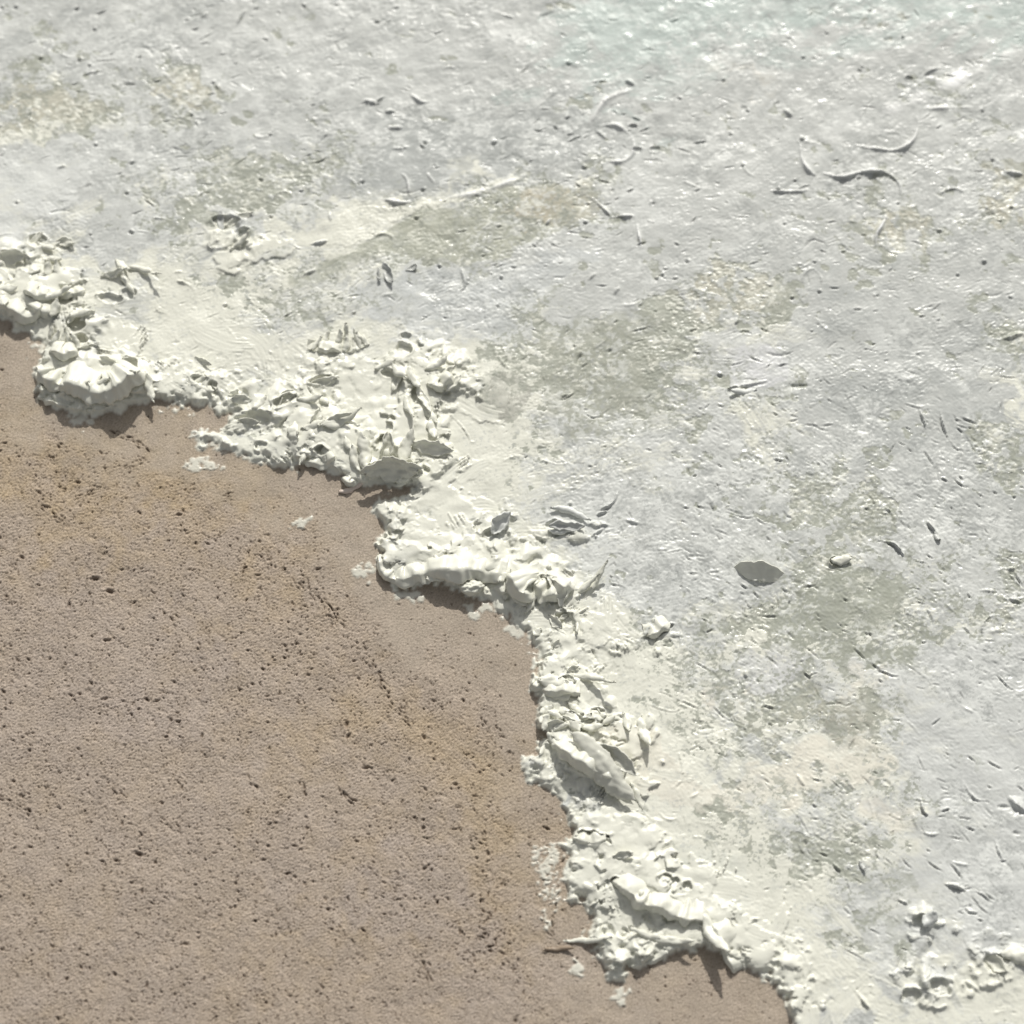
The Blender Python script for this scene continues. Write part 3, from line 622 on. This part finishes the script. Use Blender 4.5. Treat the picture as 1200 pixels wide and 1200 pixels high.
def linen_material():
    m = bpy.data.materials.new("linen"); m.use_nodes = True; t = m.node_tree; b = t.nodes['Principled BSDF']
    tc = t.nodes.new('ShaderNodeTexCoord'); wv = t.nodes.new('ShaderNodeTexWave'); wv.inputs['Scale'].default_value = 500
    t.links.new(tc.outputs['Object'], wv.inputs['Vector'])
    bp = t.nodes.new('ShaderNodeBump'); bp.inputs['Distance'].default_value = .0003; t.links.new(wv.outputs[0], bp.inputs['Height']); t.links.new(bp.outputs[0], b.inputs['Normal'])
    b.inputs['Base Color'].default_value = (.55, .5, .4, 1); b.inputs['Roughness'].default_value = .9
    return m
M_paint, M_sand, M_linen = paint_material(), sand_material(), linen_material()

# ---------------------------------------------------------------- objects
painting = bpy.data.objects.new("painting", None); sc.collection.objects.link(painting)
painting['label'] = "thickly painted seascape canvas, white foam in ridged impasto meeting brown sand"
painting['category'] = "painting"
def mesh_object(name, V, F, C, mat, smooth_=True, label=None, parent=painting, nv=4):
    me = bpy.data.meshes.new(name)
    me.vertices.add(len(V)); me.vertices.foreach_set('co', (np.asarray(V, f4)*U).ravel())
    nf = len(F); me.loops.add(nf*nv); me.loops.foreach_set('vertex_index', np.asarray(F, np.int32).ravel())
    me.polygons.add(nf); me.polygons.foreach_set('loop_start', np.arange(nf, dtype=np.int32)*nv)
    me.polygons.foreach_set('loop_total', np.full(nf, nv, np.int32))
    me.polygons.foreach_set('use_smooth', np.full(nf, smooth_, bool))
    if C is not None:
        ca = me.color_attributes.new('paint_colour', 'FLOAT_COLOR', 'POINT')
        c4 = np.ones((len(V), 4), f4); c4[:, :3] = C; ca.data.foreach_set('color', c4.ravel())
    me.materials.append(mat); me.update(calc_edges=True); me.validate()
    o = bpy.data.objects.new(name, me); sc.collection.objects.link(o); o.parent = parent
    if label: o['label'] = label
    return o

# mesh rows: every raster line inside the view, every fifth beyond it
cxs, cys = P([-14, 1214, -14, 1214], [-14, -14, 1214, 1214])
def pickidx(g, lo, hi):
    out = [i for i in range(0, len(g), 5) if g[i] < lo-ST*5 or g[i] > hi+ST*5]
    out += list(range(int(np.searchsorted(g, lo)), int(np.searchsorted(g, hi))))
    return np.array(sorted(set(out)))
ix = pickidx(gx, cxs.min(), cxs.max()); iy = pickidx(gy, cys.min(), cys.max())
sub = np.ix_(iy, ix)
VX = (X+sx)[sub]; VY = (Y+sy)[sub]; VZ = hh[sub]; VC = cc[sub]
h_, w_ = VX.shape
print("mesh grid", w_, h_, w_*h_*2)
allV = np.stack([VX, VY, VZ], -1).reshape(-1, 3); allC = VC.reshape(-1, 3)
idx = np.arange(h_*w_, dtype=np.int32).reshape(h_, w_)
quads = np.stack([idx[:-1, :-1], idx[:-1, 1:], idx[1:, 1:], idx[1:, :-1]], -1).reshape(-1, 4)
# part of each face: 0 sand, 1 cream foam, 2 cool wave paint, 3 olive under-layer
partv = np.where(~paint, 0, np.where(osol > .5, 3, np.where((mC+strk*.10 > .42) | (IMP > .5), 1, 2)))
islp = paint & (SDw < 0); partv[islp] = 1
fp = partv[sub][:-1, :-1].reshape(-1)
for pid, nm, mat, lab in [(0, "sand_paint", M_sand, "grainy brown sand with small dark pits and cracks"), (1, "foam_paint", M_paint, "thick creamy white foam paint along the edge of the sand"),
                          (2, "wave_paint", M_paint, "cool greyish white water paint with knife marks"), (3, "shallows_paint", M_paint, "flat grey green paint showing between the white strokes")]:
    fq = quads[fp == pid]
    used = np.zeros(h_*w_, bool); used[fq.ravel()] = True
    rm = np.cumsum(used)-1
    o = mesh_object(nm, allV[used], rm[fq], allC[used], mat, label=lab)
# canvas below, with its edges
def box(x0, x1, y0, y1, z0, z1):
    V = [(x, y, z) for z in (z0, z1) for y in (y0, y1) for x in (x0, x1)]
    F = [(0, 2, 3, 1), (4, 5, 7, 6), (0, 1, 5, 4), (2, 6, 7, 3), (0, 4, 6, 2), (1, 3, 7, 5)]
    return V, F
V, F = box(gx[0]-2, gx[-1]+2, gy[0]-2, gy[-1]+2, -70, -8)
mesh_object("canvas", V, F, None, M_linen, False)

# ---------------------------------------------------------------- loose folds, shells and lips of paint that stand off the surface
def height_at(x, y):
    i = int(np.clip((x-gx[0])/ST, 0, W-1)); j = int(np.clip((y-gy[0])/ST, 0, H-1)); return float(hh[j, i])
def solidify(Pn, Nn, th, rag=None):
    """a (n,m,3) sheet with normals -> closed shell"""
    n, m, _ = Pn.shape
    A = Pn+Nn*th[..., None]*.5; B = Pn-Nn*th[..., None]*.5
    V = np.concatenate([A.reshape(-1, 3), B.reshape(-1, 3)]); k = n*m
    I = np.arange(k).reshape(n, m)
    q = np.stack([I[:-1, :-1], I[:-1, 1:], I[1:, 1:], I[1:, :-1]], -1).reshape(-1, 4)
    F = [q, (q+k)[:, ::-1]]
    for e in (I[0, ::-1], I[:, 0], I[-1], I[::-1, -1]):
        F.append(np.stack([e[:-1], e[1:], e[1:]+k, e[:-1]+k], -1))
    return V, np.concatenate(F)
def sheet_normals(Pn):
    du = np.gradient(Pn, axis=0); dv = np.gradient(Pn, axis=1); n = np.cross(du, dv)
    return n/(np.linalg.norm(n, axis=-1, keepdims=True)+1e-9)
def leaf(u, v, length, width, heading, curl=120, lift=20, roll=0, bend=20, z=0, pw=2.2, th=2.0, name="paint_fold", colour=None, label=None, ragged=.12, crumple=.6):
    """a tongue of paint: heading in picture degrees, curl closes it about its long axis, lift raises its tip, roll leans it sideways"""
    n, m = max(18, int(length/1.6)), max(14, int(width*1.5/1.6)); o = rng.uniform(0, 900)
    s = np.linspace(-1, 1, n)[:, None]*np.ones((1, m)); t = np.linspace(-1, 1, m)[None]*np.ones((n, 1))
    wv = width*.5*np.clip(1-np.abs(s)**pw, .02, 1)**.75*(1+ragged*samp(T1, s*length*.18+o, np.sign(t)*30+0*s)+ragged*.6*samp(T2, s*length*.6+o, np.sign(t)*30+0*s))
    a = t*R(curl)/2; rad = wv/(math.copysign(max(abs(R(curl)/2), .05), curl))
    y = rad*np.sin(a); zc = rad*(1-np.cos(a))
    x = s*length*.5*(1+.10*ragged/.12*samp(T3, t*3+o, o+0*s)*np.abs(s))
    # longitudinal bend
    bb = R(bend); x2 = x; zc = zc+length*.5*(bb/2)*s*s
    y = y+length*.08*samp(T1, s*2+o, 0*s)
    Pn = np.stack([x2, y, zc], -1)
    Nn = sheet_normals(Pn)
    cr_ = samp(TF, x2*1.6+o, y*1.6)*crumple*.9+samp(T1, x2*.45+o, y*.9)*crumple*.6
    Pn = Pn+Nn*cr_[..., None]
    def rot(P_, ax, ang):
        c, s_ = math.cos(ang), math.sin(ang); M = {'x': [[1, 0, 0], [0, c, -s_], [0, s_, c]], 'y': [[c, 0, s_], [0, 1, 0], [-s_, 0, c]], 'z': [[c, -s_, 0], [s_, c, 0], [0, 0, 1]]}[ax]
        return P_ @ np.array(M).T
    for ax, an in (('x', R(roll)), ('y', -R(lift)), ('z', R(heading))): Pn = rot(Pn, ax, an)
    Nn = sheet_normals(Pn)
    tt = th*(.55+.6*(1-np.abs(t)**3))*(1+.25*samp(T2, x2*.5, y*.5+o))
    V, F = solidify(Pn, Nn, tt)
    # stand it on the surface
    px, py = P(u, v); zz = height_at(px, py)
    V = V+np.array([px, py, 0]); mn = np.percentile(V[:, 2], 12)
    V[:, 2] += zz-mn+z
    # keep the screen position of the centre: undo the parallax of its height
    V[:, 1] -= (zz+z)*math.tan(TILT)*.6
    c0 = c_cream if colour is None else colour
    C = np.broadcast_to(c0, V.shape)*(1+.03*samp(T1, V[:, 0]*.5, V[:, 1]*.5))[:, None]
    return mesh_object(name, V, F, C, M_paint, label=label)
def lip(pts, hgt, out=.6, z0=0, name="paint_ridge", colour=None, label=None, rag=.24, back=1.2, side=1, taper=.6):
    """a ragged ledge of paint along a line, rising and leaning out to one side (side=1: right of travel)"""
    p = np.stack(P([a[0] for a in pts], [a[1] for a in pts]), 1)
    q = spline(p, 1.5); n = len(q); T = np.gradient(q, axis=0); T /= np.linalg.norm(T, axis=1)[:, None]
    Nn = np.stack([T[:, 1], -T[:, 0]], 1)*side; o = rng.uniform(0, 900)
    prof = np.array([(-back-.6, -.2), (-back, .40), (-back*.6, .74), (-.25, .94), (.0, 1.0), (.10, .97), (.24, .80), (.42, .60), (.58, .44), (.62, .34), (.50, .26), (.30, .12), (.15, -.15), (.05, -.5)])
    ps = []
    for i in range(len(prof)-1):
        for k in range(2): ps.append(prof[i]*(1-k/2)+prof[i+1]*k/2)
    ps.append(prof[-1]); ps = np.array(ps); m = len(ps)
    s = np.arange(n)*1.5
    e = np.clip(1-np.abs(np.linspace(-1, 1, n))**4*taper, .05, 1)
    H1 = hgt*e*(1+rag*.6*samp(T1, s*.16+o, s*0)+rag*.35*samp(T2, s*.5+o, s*0))
    O1 = hgt*out*(1+rag*.9*samp(T3, s*.3+o, s*0)+rag*.28*samp(T1, s*1.1+o, s*0+40))*e
    off = np.where(ps[:, 0] > 0, ps[:, 0][None]*O1[:, None]/.62, ps[:, 0][None]*hgt)
    zz = np.array([height_at(a, b) for a, b in q-Nn*2]); k = np.ones(9)/9; zz = np.convolve(np.pad(zz, 4, mode='edge'), k, 'valid')
    zf = np.array([height_at(a, b) for a, b in q+Nn*5]); zf = np.convolve(np.pad(zf, 4, mode='edge'), k, 'valid')
    z = np.where(ps[:, 1] > 0, ps[:, 1], ps[:, 1])[None]*H1[:, None]+z0
    zb = np.minimum(zz, zf)
    Pn = np.stack([q[:, 0, None]+Nn[:, 0, None]*off, q[:, 1, None]+Nn[:, 1, None]*off, z+zb[:, None]], -1)
    nn = sheet_normals(Pn)
    w3 = samp(TF, s[:, None]*1.4+o, ps[None, :, 0]*hgt*1.4+ps[None, :, 1]*hgt*1.4)*.6+samp(T1, s[:, None]*.5+o, ps[None, :, 1]*hgt*.4+0*s[:, None])*.9
    Pn = Pn+nn*w3[..., None]
    I = np.arange(n*m).reshape(n, m)
    F = np.stack([I[:-1, :-1], I[:-1, 1:], I[1:, 1:], I[1:, :-1]], -1).reshape(-1, 4)
    V = Pn.reshape(-1, 3)
    # end caps as fans of quads
    caps = []
    for row in (0, n-1):
        c = len(V); V = np.vstack([V, Pn[row].mean(0)[None]])
        for a in range(0, m-2, 2): caps.append((I[row, a], I[row, a+1], I[row, a+2], c) if row else (I[row, a+2], I[row, a+1], I[row, a], c))
    F = np.vstack([F, np.array(caps)])
    if side > 0: F = F[:, ::-1]
    c0 = c_cream if colour is None else colour
    C = np.broadcast_to(c0, V.shape)*(1+.03*samp(T1, V[:, 0]*.5, V[:, 1]*.5))[:, None]
    return mesh_object(name, V, F, C, M_paint, label=label)
def blob(u, v, rx, ry, rz, heading=0, z=0, name="paint_lump", colour=None, label=None, rough=.07):
    n, m = 28, 40; th = np.linspace(.04, math.pi-.04, n)[:, None]; ph = np.linspace(0, 2*math.pi, m, endpoint=False)[None]; o = rng.uniform(0, 900)
    d = np.stack([np.sin(th)*np.cos(ph), np.sin(th)*np.sin(ph), np.cos(th)*np.ones_like(ph)], -1)
    r = 1+rough*(samp(T1, d[..., 0]*9+o, d[..., 1]*9+d[..., 2]*7)+.6*samp(T2, d[..., 0]*22+o, d[..., 1]*22+d[..., 2]*17))
    V = d*r[..., None]*np.array([rx, ry, rz]); c, s = math.cos(R(heading)), math.sin(R(heading))
    V = np.stack([V[..., 0]*c-V[..., 1]*s, V[..., 0]*s+V[..., 1]*c, V[..., 2]], -1).reshape(-1, 3)
    px, py = P(u, v); V = V+np.array([px, py, height_at(px, py)+rz*.35+z])
    I = np.arange(n*m).reshape(n, m); J = np.roll(I, -1, 1)
    F = np.stack([I[:-1], I[1:], J[1:], J[:-1]], -1).reshape(-1, 4)
    k = len(V); V = np.vstack([V, V[:m].mean(0)[None], V[-m:].mean(0)[None]])
    cap = [(I[0, (a+2) % m], k, I[0, a], I[0, (a+1) % m]) for a in range(0, m, 2)]+[(I[-1, a], k+1, I[-1, (a+2) % m], I[-1, (a+1) % m]) for a in range(0, m, 2)]
    F = np.vstack([F, np.array(cap)])
    c0 = c_cream if colour is None else colour
    return mesh_object(name, V, F, np.broadcast_to(c0, V.shape)*(1+.02*samp(T1, V[:, 0]*.5, V[:, 1]*.5))[:, None], M_paint, label=label)

c_shade = c_cream*.93
# ledges (the travel runs left to right, leaning down the picture)
lip([(44,432),(52,447),(66,456),(80,462),(100,466)], 15.8, 0.37, label="ragged ledge of white paint at the left end of the shell")
lip([(74,456),(96,462),(118,470),(140,466),(160,452),(168,440)], 21.5, 0.56, label="large shell-shaped ledge of white paint over the sand")
lip([(45,466),(62,474),(84,480),(110,484)], 8.6, 0.37)
lip([(0,362),(14,368),(30,378),(44,374),(52,364)], 15.8, 0.37)
lip([(354,540),(370,545),(384,546),(394,540)], 10.0, 0.59, label="small tongue of white paint lapping onto the sand")
lip([(442,652),(446,668),(456,680),(470,685)], 12.9, 0.26, rag=.25)
lip([(458,678),(474,682),(492,677),(512,674),(534,676),(552,674),(572,676),(592,680)], 15.0, 0.75, rag=.16, taper=.5, label="long overhanging ledge of white paint casting a deep shadow on the sand")
lip([(596,680),(604,694),(614,704),(628,700)], 21.5, 0.45)
lip([(626,690),(642,704),(658,700),(668,686)], 21.5, 0.45, label="broken clump of white paint above the ring-shaped curl")
lip([(622,802),(636,812),(656,816),(680,816)], 12.9, 0.37, label="blunt ledge of white paint beside the sand")
lip([(648,872),(660,886),(680,900),(704,914),(728,922)], 18.6, 0.37)
lip([(672,984),(690,990),(710,988)], 8.6, 0.37)
lip([(718,1036),(736,1050),(752,1064),(776,1070),(800,1080),(824,1082)], 14.4, 0.41, rag=.25, label="long smooth ledge of white paint bent like a step")
lip([(736,1134),(756,1130),(774,1122),(788,1110)], 5.8, 0.45)
lip([(832,1086),(844,1106),(852,1124),(862,1140)], 11.5, 0.37, rag=.2, label="narrow white ridge of paint ending in a point on the sand")
lip([(60,418),(76,424),(92,418)], 11.5, 0.37)
lip([(72,350),(90,350),(100,342)], 8.8, 0.33)
lip([(30,348),(46,356),(60,352)], 11.2, 0.33)
lip([(400,560),(410,570),(420,564)], 11.5, 0.30)
lip([(500,455),(516,460),(532,446)], 10.0, 0.52, rag=.6)
lip([(360,412),(385,414),(410,414),(432,404)], 7.5, 0.28, rag=.8)
lip([(756,748),(770,744),(784,730)], 10.0, 0.37, rag=.2, taper=.9, label="small curled white ledge right of the ring-shaped curl")
# folds
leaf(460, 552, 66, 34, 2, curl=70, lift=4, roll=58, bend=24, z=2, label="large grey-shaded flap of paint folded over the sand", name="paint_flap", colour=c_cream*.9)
leaf(452, 526, 34, 24, 68, curl=200, lift=24, roll=0, bend=10, z=2, label="upright rolled tube of paint above the large flap", name="paint_roll", colour=c_cream*.9)
leaf(484, 552, 30, 24, -30, curl=110, lift=6, roll=40, bend=20, z=0, name="paint_flap")
leaf(478, 528, 44, 16, 78, curl=-90, lift=14, roll=8, bend=10, z=2)
leaf(506, 526, 50, 20, -12, curl=70, lift=-8, roll=35, bend=10, z=2, label="pointed leaf of paint to the right of the large flap")
leaf(470, 566, 14, 9, 30, curl=-110, lift=10, z=0, name="paint_lump")
leaf(426, 534, 46, 18, -72, curl=-110, lift=-8, bend=10, z=2); leaf(416, 540, 34, 12, -70, curl=-120, lift=-8, bend=10, z=0)
leaf(412, 572, 30, 7, 22, curl=-140, lift=4, bend=6, z=0, th=2, label="thin pinkish white sliver of paint lying on the sand", name="paint_sliver", colour=lin(226,212,200))
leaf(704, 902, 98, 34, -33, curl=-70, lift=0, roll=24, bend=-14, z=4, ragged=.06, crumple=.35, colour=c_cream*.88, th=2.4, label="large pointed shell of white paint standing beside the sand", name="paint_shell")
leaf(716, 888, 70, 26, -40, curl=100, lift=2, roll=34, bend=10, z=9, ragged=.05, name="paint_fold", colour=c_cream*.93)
leaf(742, 936, 34, 9, -66, curl=-120, lift=-8, bend=6, z=0)
leaf(586, 614, 34, 20, 52, curl=100, lift=10, roll=30, bend=14, z=1, colour=c_bright, label="small folded leaf of paint above the long ledge")
leaf(664, 616, 40, 14, 4, curl=100, lift=4, roll=30, bend=16, z=2, colour=c_cool, label="crumpled grey fold of paint above the broken clump"); leaf(668, 608, 44, 9, -10, curl=-120, lift=0, bend=8, z=2, colour=c_bright); leaf(660, 622, 34, 9, 6, curl=-120, lift=0, bend=8, z=2, colour=c_bright)
leaf(624, 700, 40, 12, 62, curl=-90, lift=10, bend=10, z=2); leaf(608, 700, 30, 12, -56, curl=-90, lift=-10, bend=10, z=0)
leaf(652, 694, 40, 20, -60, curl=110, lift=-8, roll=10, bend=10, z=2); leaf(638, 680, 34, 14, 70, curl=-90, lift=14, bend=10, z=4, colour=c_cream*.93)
leaf(666, 726, 40, 9, -50, curl=-100, lift=0, bend=30, z=0, ragged=.05, label="ring-shaped curl of white paint below the broken clump", name="paint_curl")
leaf(696, 684, 50, 8, 58, curl=-120, bend=10, z=0); leaf(684, 690, 40, 8, 40, curl=-120, bend=10, z=0)
leaf(330, 470, 46, 16, 32, curl=130, lift=6, roll=30, bend=10, z=2, label="slanting rolled leaf of white paint left of the foam crest"); leaf(380, 448, 34, 14, 12, curl=120, lift=4, roll=30, z=2)
leaf(365, 470, 34, 10, -8, curl=-110, z=1); leaf(345, 510, 12, 34, 0, curl=-80, z=1); leaf(368, 520, 56, 16, 74, curl=-90, lift=6, bend=14, z=1)
leaf(400, 494, 46, 20, 18, curl=-80, lift=4, z=2); leaf(398, 492, 34, 7, 10, curl=90, roll=50, z=5)
for (u, v, hd, L) in [(372,405,70,16),(384,400,80,20),(396,398,88,24),(406,397,96,24),(416,398,104,22),(426,402,112,20),(390,408,60,14),(402,406,84,16)]:
    leaf(u+rng.uniform(-3, 3), v+rng.uniform(-3, 3), L*rng.uniform(.7, 1.25), rng.uniform(5, 9), hd+rng.normal(0, 9), curl=-120, lift=rng.uniform(14, 34), bend=8, z=0, th=1.7, name="paint_spike")
for (u, v, hd, L, wd) in [(470,436,-50,30,10),(486,446,-70,34,11),(496,470,-80,40,12),(484,480,-76,30,9),(506,486,-66,30,10),(512,430,40,28,10),(524,440,55,26,9),(532,452,48,22,9),(468,452,60,26,9),(452,430,20,26,10),(508,505,-80,28,12)]:
    leaf(u, v, L, wd, hd, curl=rng.choice([-110, 110]), lift=rng.uniform(4, 22), roll=rng.uniform(-20, 20), bend=12, z=1)
# left cluster
leaf(68, 346, 36, 11, 22, curl=-150, lift=4, bend=6, z=3, label="rolled tube of white paint in the clump at the left edge", name="paint_roll")
leaf(58, 320, 26, 12, 80, curl=-90, lift=10, z=1); leaf(72, 318, 24, 10, 100, curl=-110, lift=10, z=1); leaf(64, 306, 22, 8, 6, curl=-120, lift=4, z=2)
leaf(45, 282, 22, 10, 40, curl=110, lift=14, z=1); leaf(56, 290, 22, 9, -40, curl=-110, lift=10, z=1); leaf(78, 286, 24, 14, -20, curl=90, lift=14, roll=20, z=1)
leaf(14, 304, 36, 22, 6, curl=110, lift=8, roll=40, z=1, label="hollow flap of paint at the left edge of the foam"); leaf(10, 340, 24, 12, 10, curl=-100, lift=6, z=2); leaf(6, 356, 22, 12, -60, curl=-100, z=1)
leaf(66, 364, 22, 14, 70, curl=-110, lift=14, z=1, name="paint_lump"); leaf(96, 372, 26, 12, 8, curl=-130, lift=0, bend=-14, z=4, label="arched cup of white paint over a dark hole", name="paint_cup")
for (u, v, hd, L) in [(62,396,70,22),(68,402,84,26),(76,398,78,24),(84,402,104,22),(90,404,110,20),(60,408,60,16)]:
    leaf(u, v, L, 7, hd, curl=-120, lift=26, bend=8, z=1, th=1.8, name="paint_spike")
leaf(150, 328, 40, 9, -62, curl=-120, lift=-4, z=1); leaf(170, 322, 44, 8, -10, curl=-120, z=1); leaf(136, 322, 30, 9, 6, curl=110, roll=30, z=1); leaf(146, 312, 26, 8, -30, curl=-100, z=1)
leaf(152, 430, 26, 20, 60, curl=100, lift=6, roll=25, z=1); leaf(176, 458, 34, 11, -58, curl=-110, lift=-10, bend=8, z=3, label="claw of white paint hanging over the sand beside the shell", name="paint_spike")
leaf(150, 452, 44, 12, 20, curl=70, roll=40, z=6); leaf(96, 448, 40, 10, -20, curl=-100, z=5); leaf(64, 440, 22, 9, -70, curl=-100, z=2); leaf(76, 448, 20, 8, 40, curl=-100, z=2); leaf(120, 452, 30, 7, 4, curl=-100, z=5)
leaf(252, 450, 26, 9, -80, curl=110, lift=4, roll=-30, z=0, label="small upright chip of paint beside a dented spot"); leaf(234, 446, 18, 8, 10, curl=-110, z=1)
leaf(262, 262, 28, 10, 88, curl=100, lift=10, z=0, colour=c_cool); leaf(280, 258, 34, 12, 24, curl=110, lift=6, roll=20, z=0, label="swirled hook of paint in the grey green water", name="paint_curl"); leaf(282, 284, 30, 7, 40, curl=-110, bend=20, z=0)
leaf(456, 322, 32, 15, -62, curl=110, lift=10, roll=34, z=0, th=1.3, ragged=.05, colour=c_cool, label="small dark hooked flake of grey paint on the smooth water", name="paint_hook"); leaf(445, 324, 15, 8, -84, curl=70, lift=6, roll=50, z=0, th=1.3, colour=c_cool*.9, name="paint_hook")
leaf(482, 316, 14, 6, 40, curl=100, lift=16, z=0, th=1.3, colour=c_cool)
# right hand pieces
leaf(648, 800, 30, 18, 0, curl=-80, lift=0, z=2, name="paint_lump"); leaf(690, 800, 60, 8, -12, curl=-110, bend=14, z=0); leaf(666, 796, 18, 7, -30, curl=100, roll=30, z=1)
for (u, v, hd, L, wd) in [(640,832,40,16,10),(650,840,-20,18,11),(662,836,10,16,11),(674,832,-40,20,10),(684,842,20,18,10),(694,852,0,22,9),(700,838,-10,20,9),(656,852,30,18,9),(672,852,-20,18,8),(640,848,70,18,9),(712,846,20,16,8),(648,866,-50,16,8)]:
    leaf(u, v, L, wd, hd, curl=-100, lift=rng.uniform(0, 14), bend=10, z=1, name="paint_lump")
leaf(734, 848, 24, 9, -70, curl=-100, z=0); leaf(758, 858, 40, 12, -80, curl=-70, z=0); leaf(694, 984, 44, 14, -4, curl=110, roll=38, lift=2, z=1, ragged=.06, label="shaded hollow lip of paint below the pointed shell")
leaf(730, 1002, 20, 10, 10, curl=120, roll=30, z=1); leaf(742, 1042, 26, 10, -70, curl=-110, z=1); leaf(730, 1040, 24, 12, -36, curl=100, roll=30, z=1)
leaf(775, 1096, 70, 10, -7, curl=-90, lift=0, z=0, ragged=.05); leaf(690, 1104, 46, 6, -2, curl=-120, z=0, label="thin straight sliver of white paint reaching over the sand", name="paint_sliver"); leaf(842, 1092, 60, 14, -60, curl=-80, z=1, ragged=.05)
leaf(890, 676, 62, 24, -4, curl=30, lift=0, roll=38, bend=-44, z=-2, pw=2.6, ragged=.05, crumple=.3, colour=c_cream, name='paint_flap', label='smile-shaped grey ledge of paint in the grey green area'); leaf(984, 656, 24, 13, 12, curl=-110, lift=-6, z=0, colour=c_cream, label="small white cone of paint on the grey green patch", name="paint_spike")
leaf(870, 456, 30, 9, 4, curl=-100, lift=-10, z=0, colour=c_bright, label="low pointed peak of white paint left of the cool water", name="paint_spike")
leaf(1086, 1076, 22, 16, 50, curl=-110, z=1, colour=c_bright, name="paint_lump", label="rounded lump of cool white paint near the lower right")
leaf(1164, 1128, 36, 18, -46, curl=110, roll=24, z=0, label="hollow cup of paint near the right edge", name="paint_cup"); leaf(1196, 1120, 50, 20, 4, curl=-80, z=1)
leaf(655, 1110, 34, 5, -6, curl=-120, lift=5, z=0, th=1.6, name="paint_sliver", colour=lin(150,135,118))
for i, (u, v) in enumerate([(1097,630),(1010,1015)]): leaf(u, v, 12, 7, -60, curl=-110, lift=10, z=0, colour=c_cool)
crest = spline([(20,330),(70,350),(90,400),(130,440),(190,455),(240,450),(300,480),(350,500),(400,520),(440,540),(480,560),(470,610),(480,660),(560,665),(620,690),(650,740),(660,800),(670,850),(700,900),(700,960),(720,1010),(760,1050),(820,1080),(860,1115)], 6)
rg = np.random.default_rng(21)
for _ in range(70):
    u, v = crest[rg.integers(0, len(crest))]+rg.normal(0, 1, 2)*(20, 15)
    px, py = P(u, v); i_, j_ = int((px-gx[0])/ST), int((py-gy[0])/ST)
    if SD[j_, i_] < 9 or v > 900 or 585 < v < 650: continue
    L = rg.uniform(11, 30); face = rg.uniform() < .5
    leaf(u, v, L, L*rg.uniform(.35, .65), rg.normal(0, 35)+(0 if face else rg.choice([60, -60, 0])), curl=(rg.uniform(50, 130) if face else -rg.uniform(60, 120)), lift=rg.uniform(-6, 14), roll=(rg.uniform(30, 55) if face else rg.uniform(-10, 20)), bend=rg.uniform(-15, 25), z=rg.uniform(-2, 1.5), th=rg.uniform(1.2, 2), ragged=.16, name="paint_flake")
blob(553, 692, 14, 9, 8, 12, label="loose rounded lump of white paint under the long ledge")
blob(470, 565, 7, 5, 5, 30)
print("done")
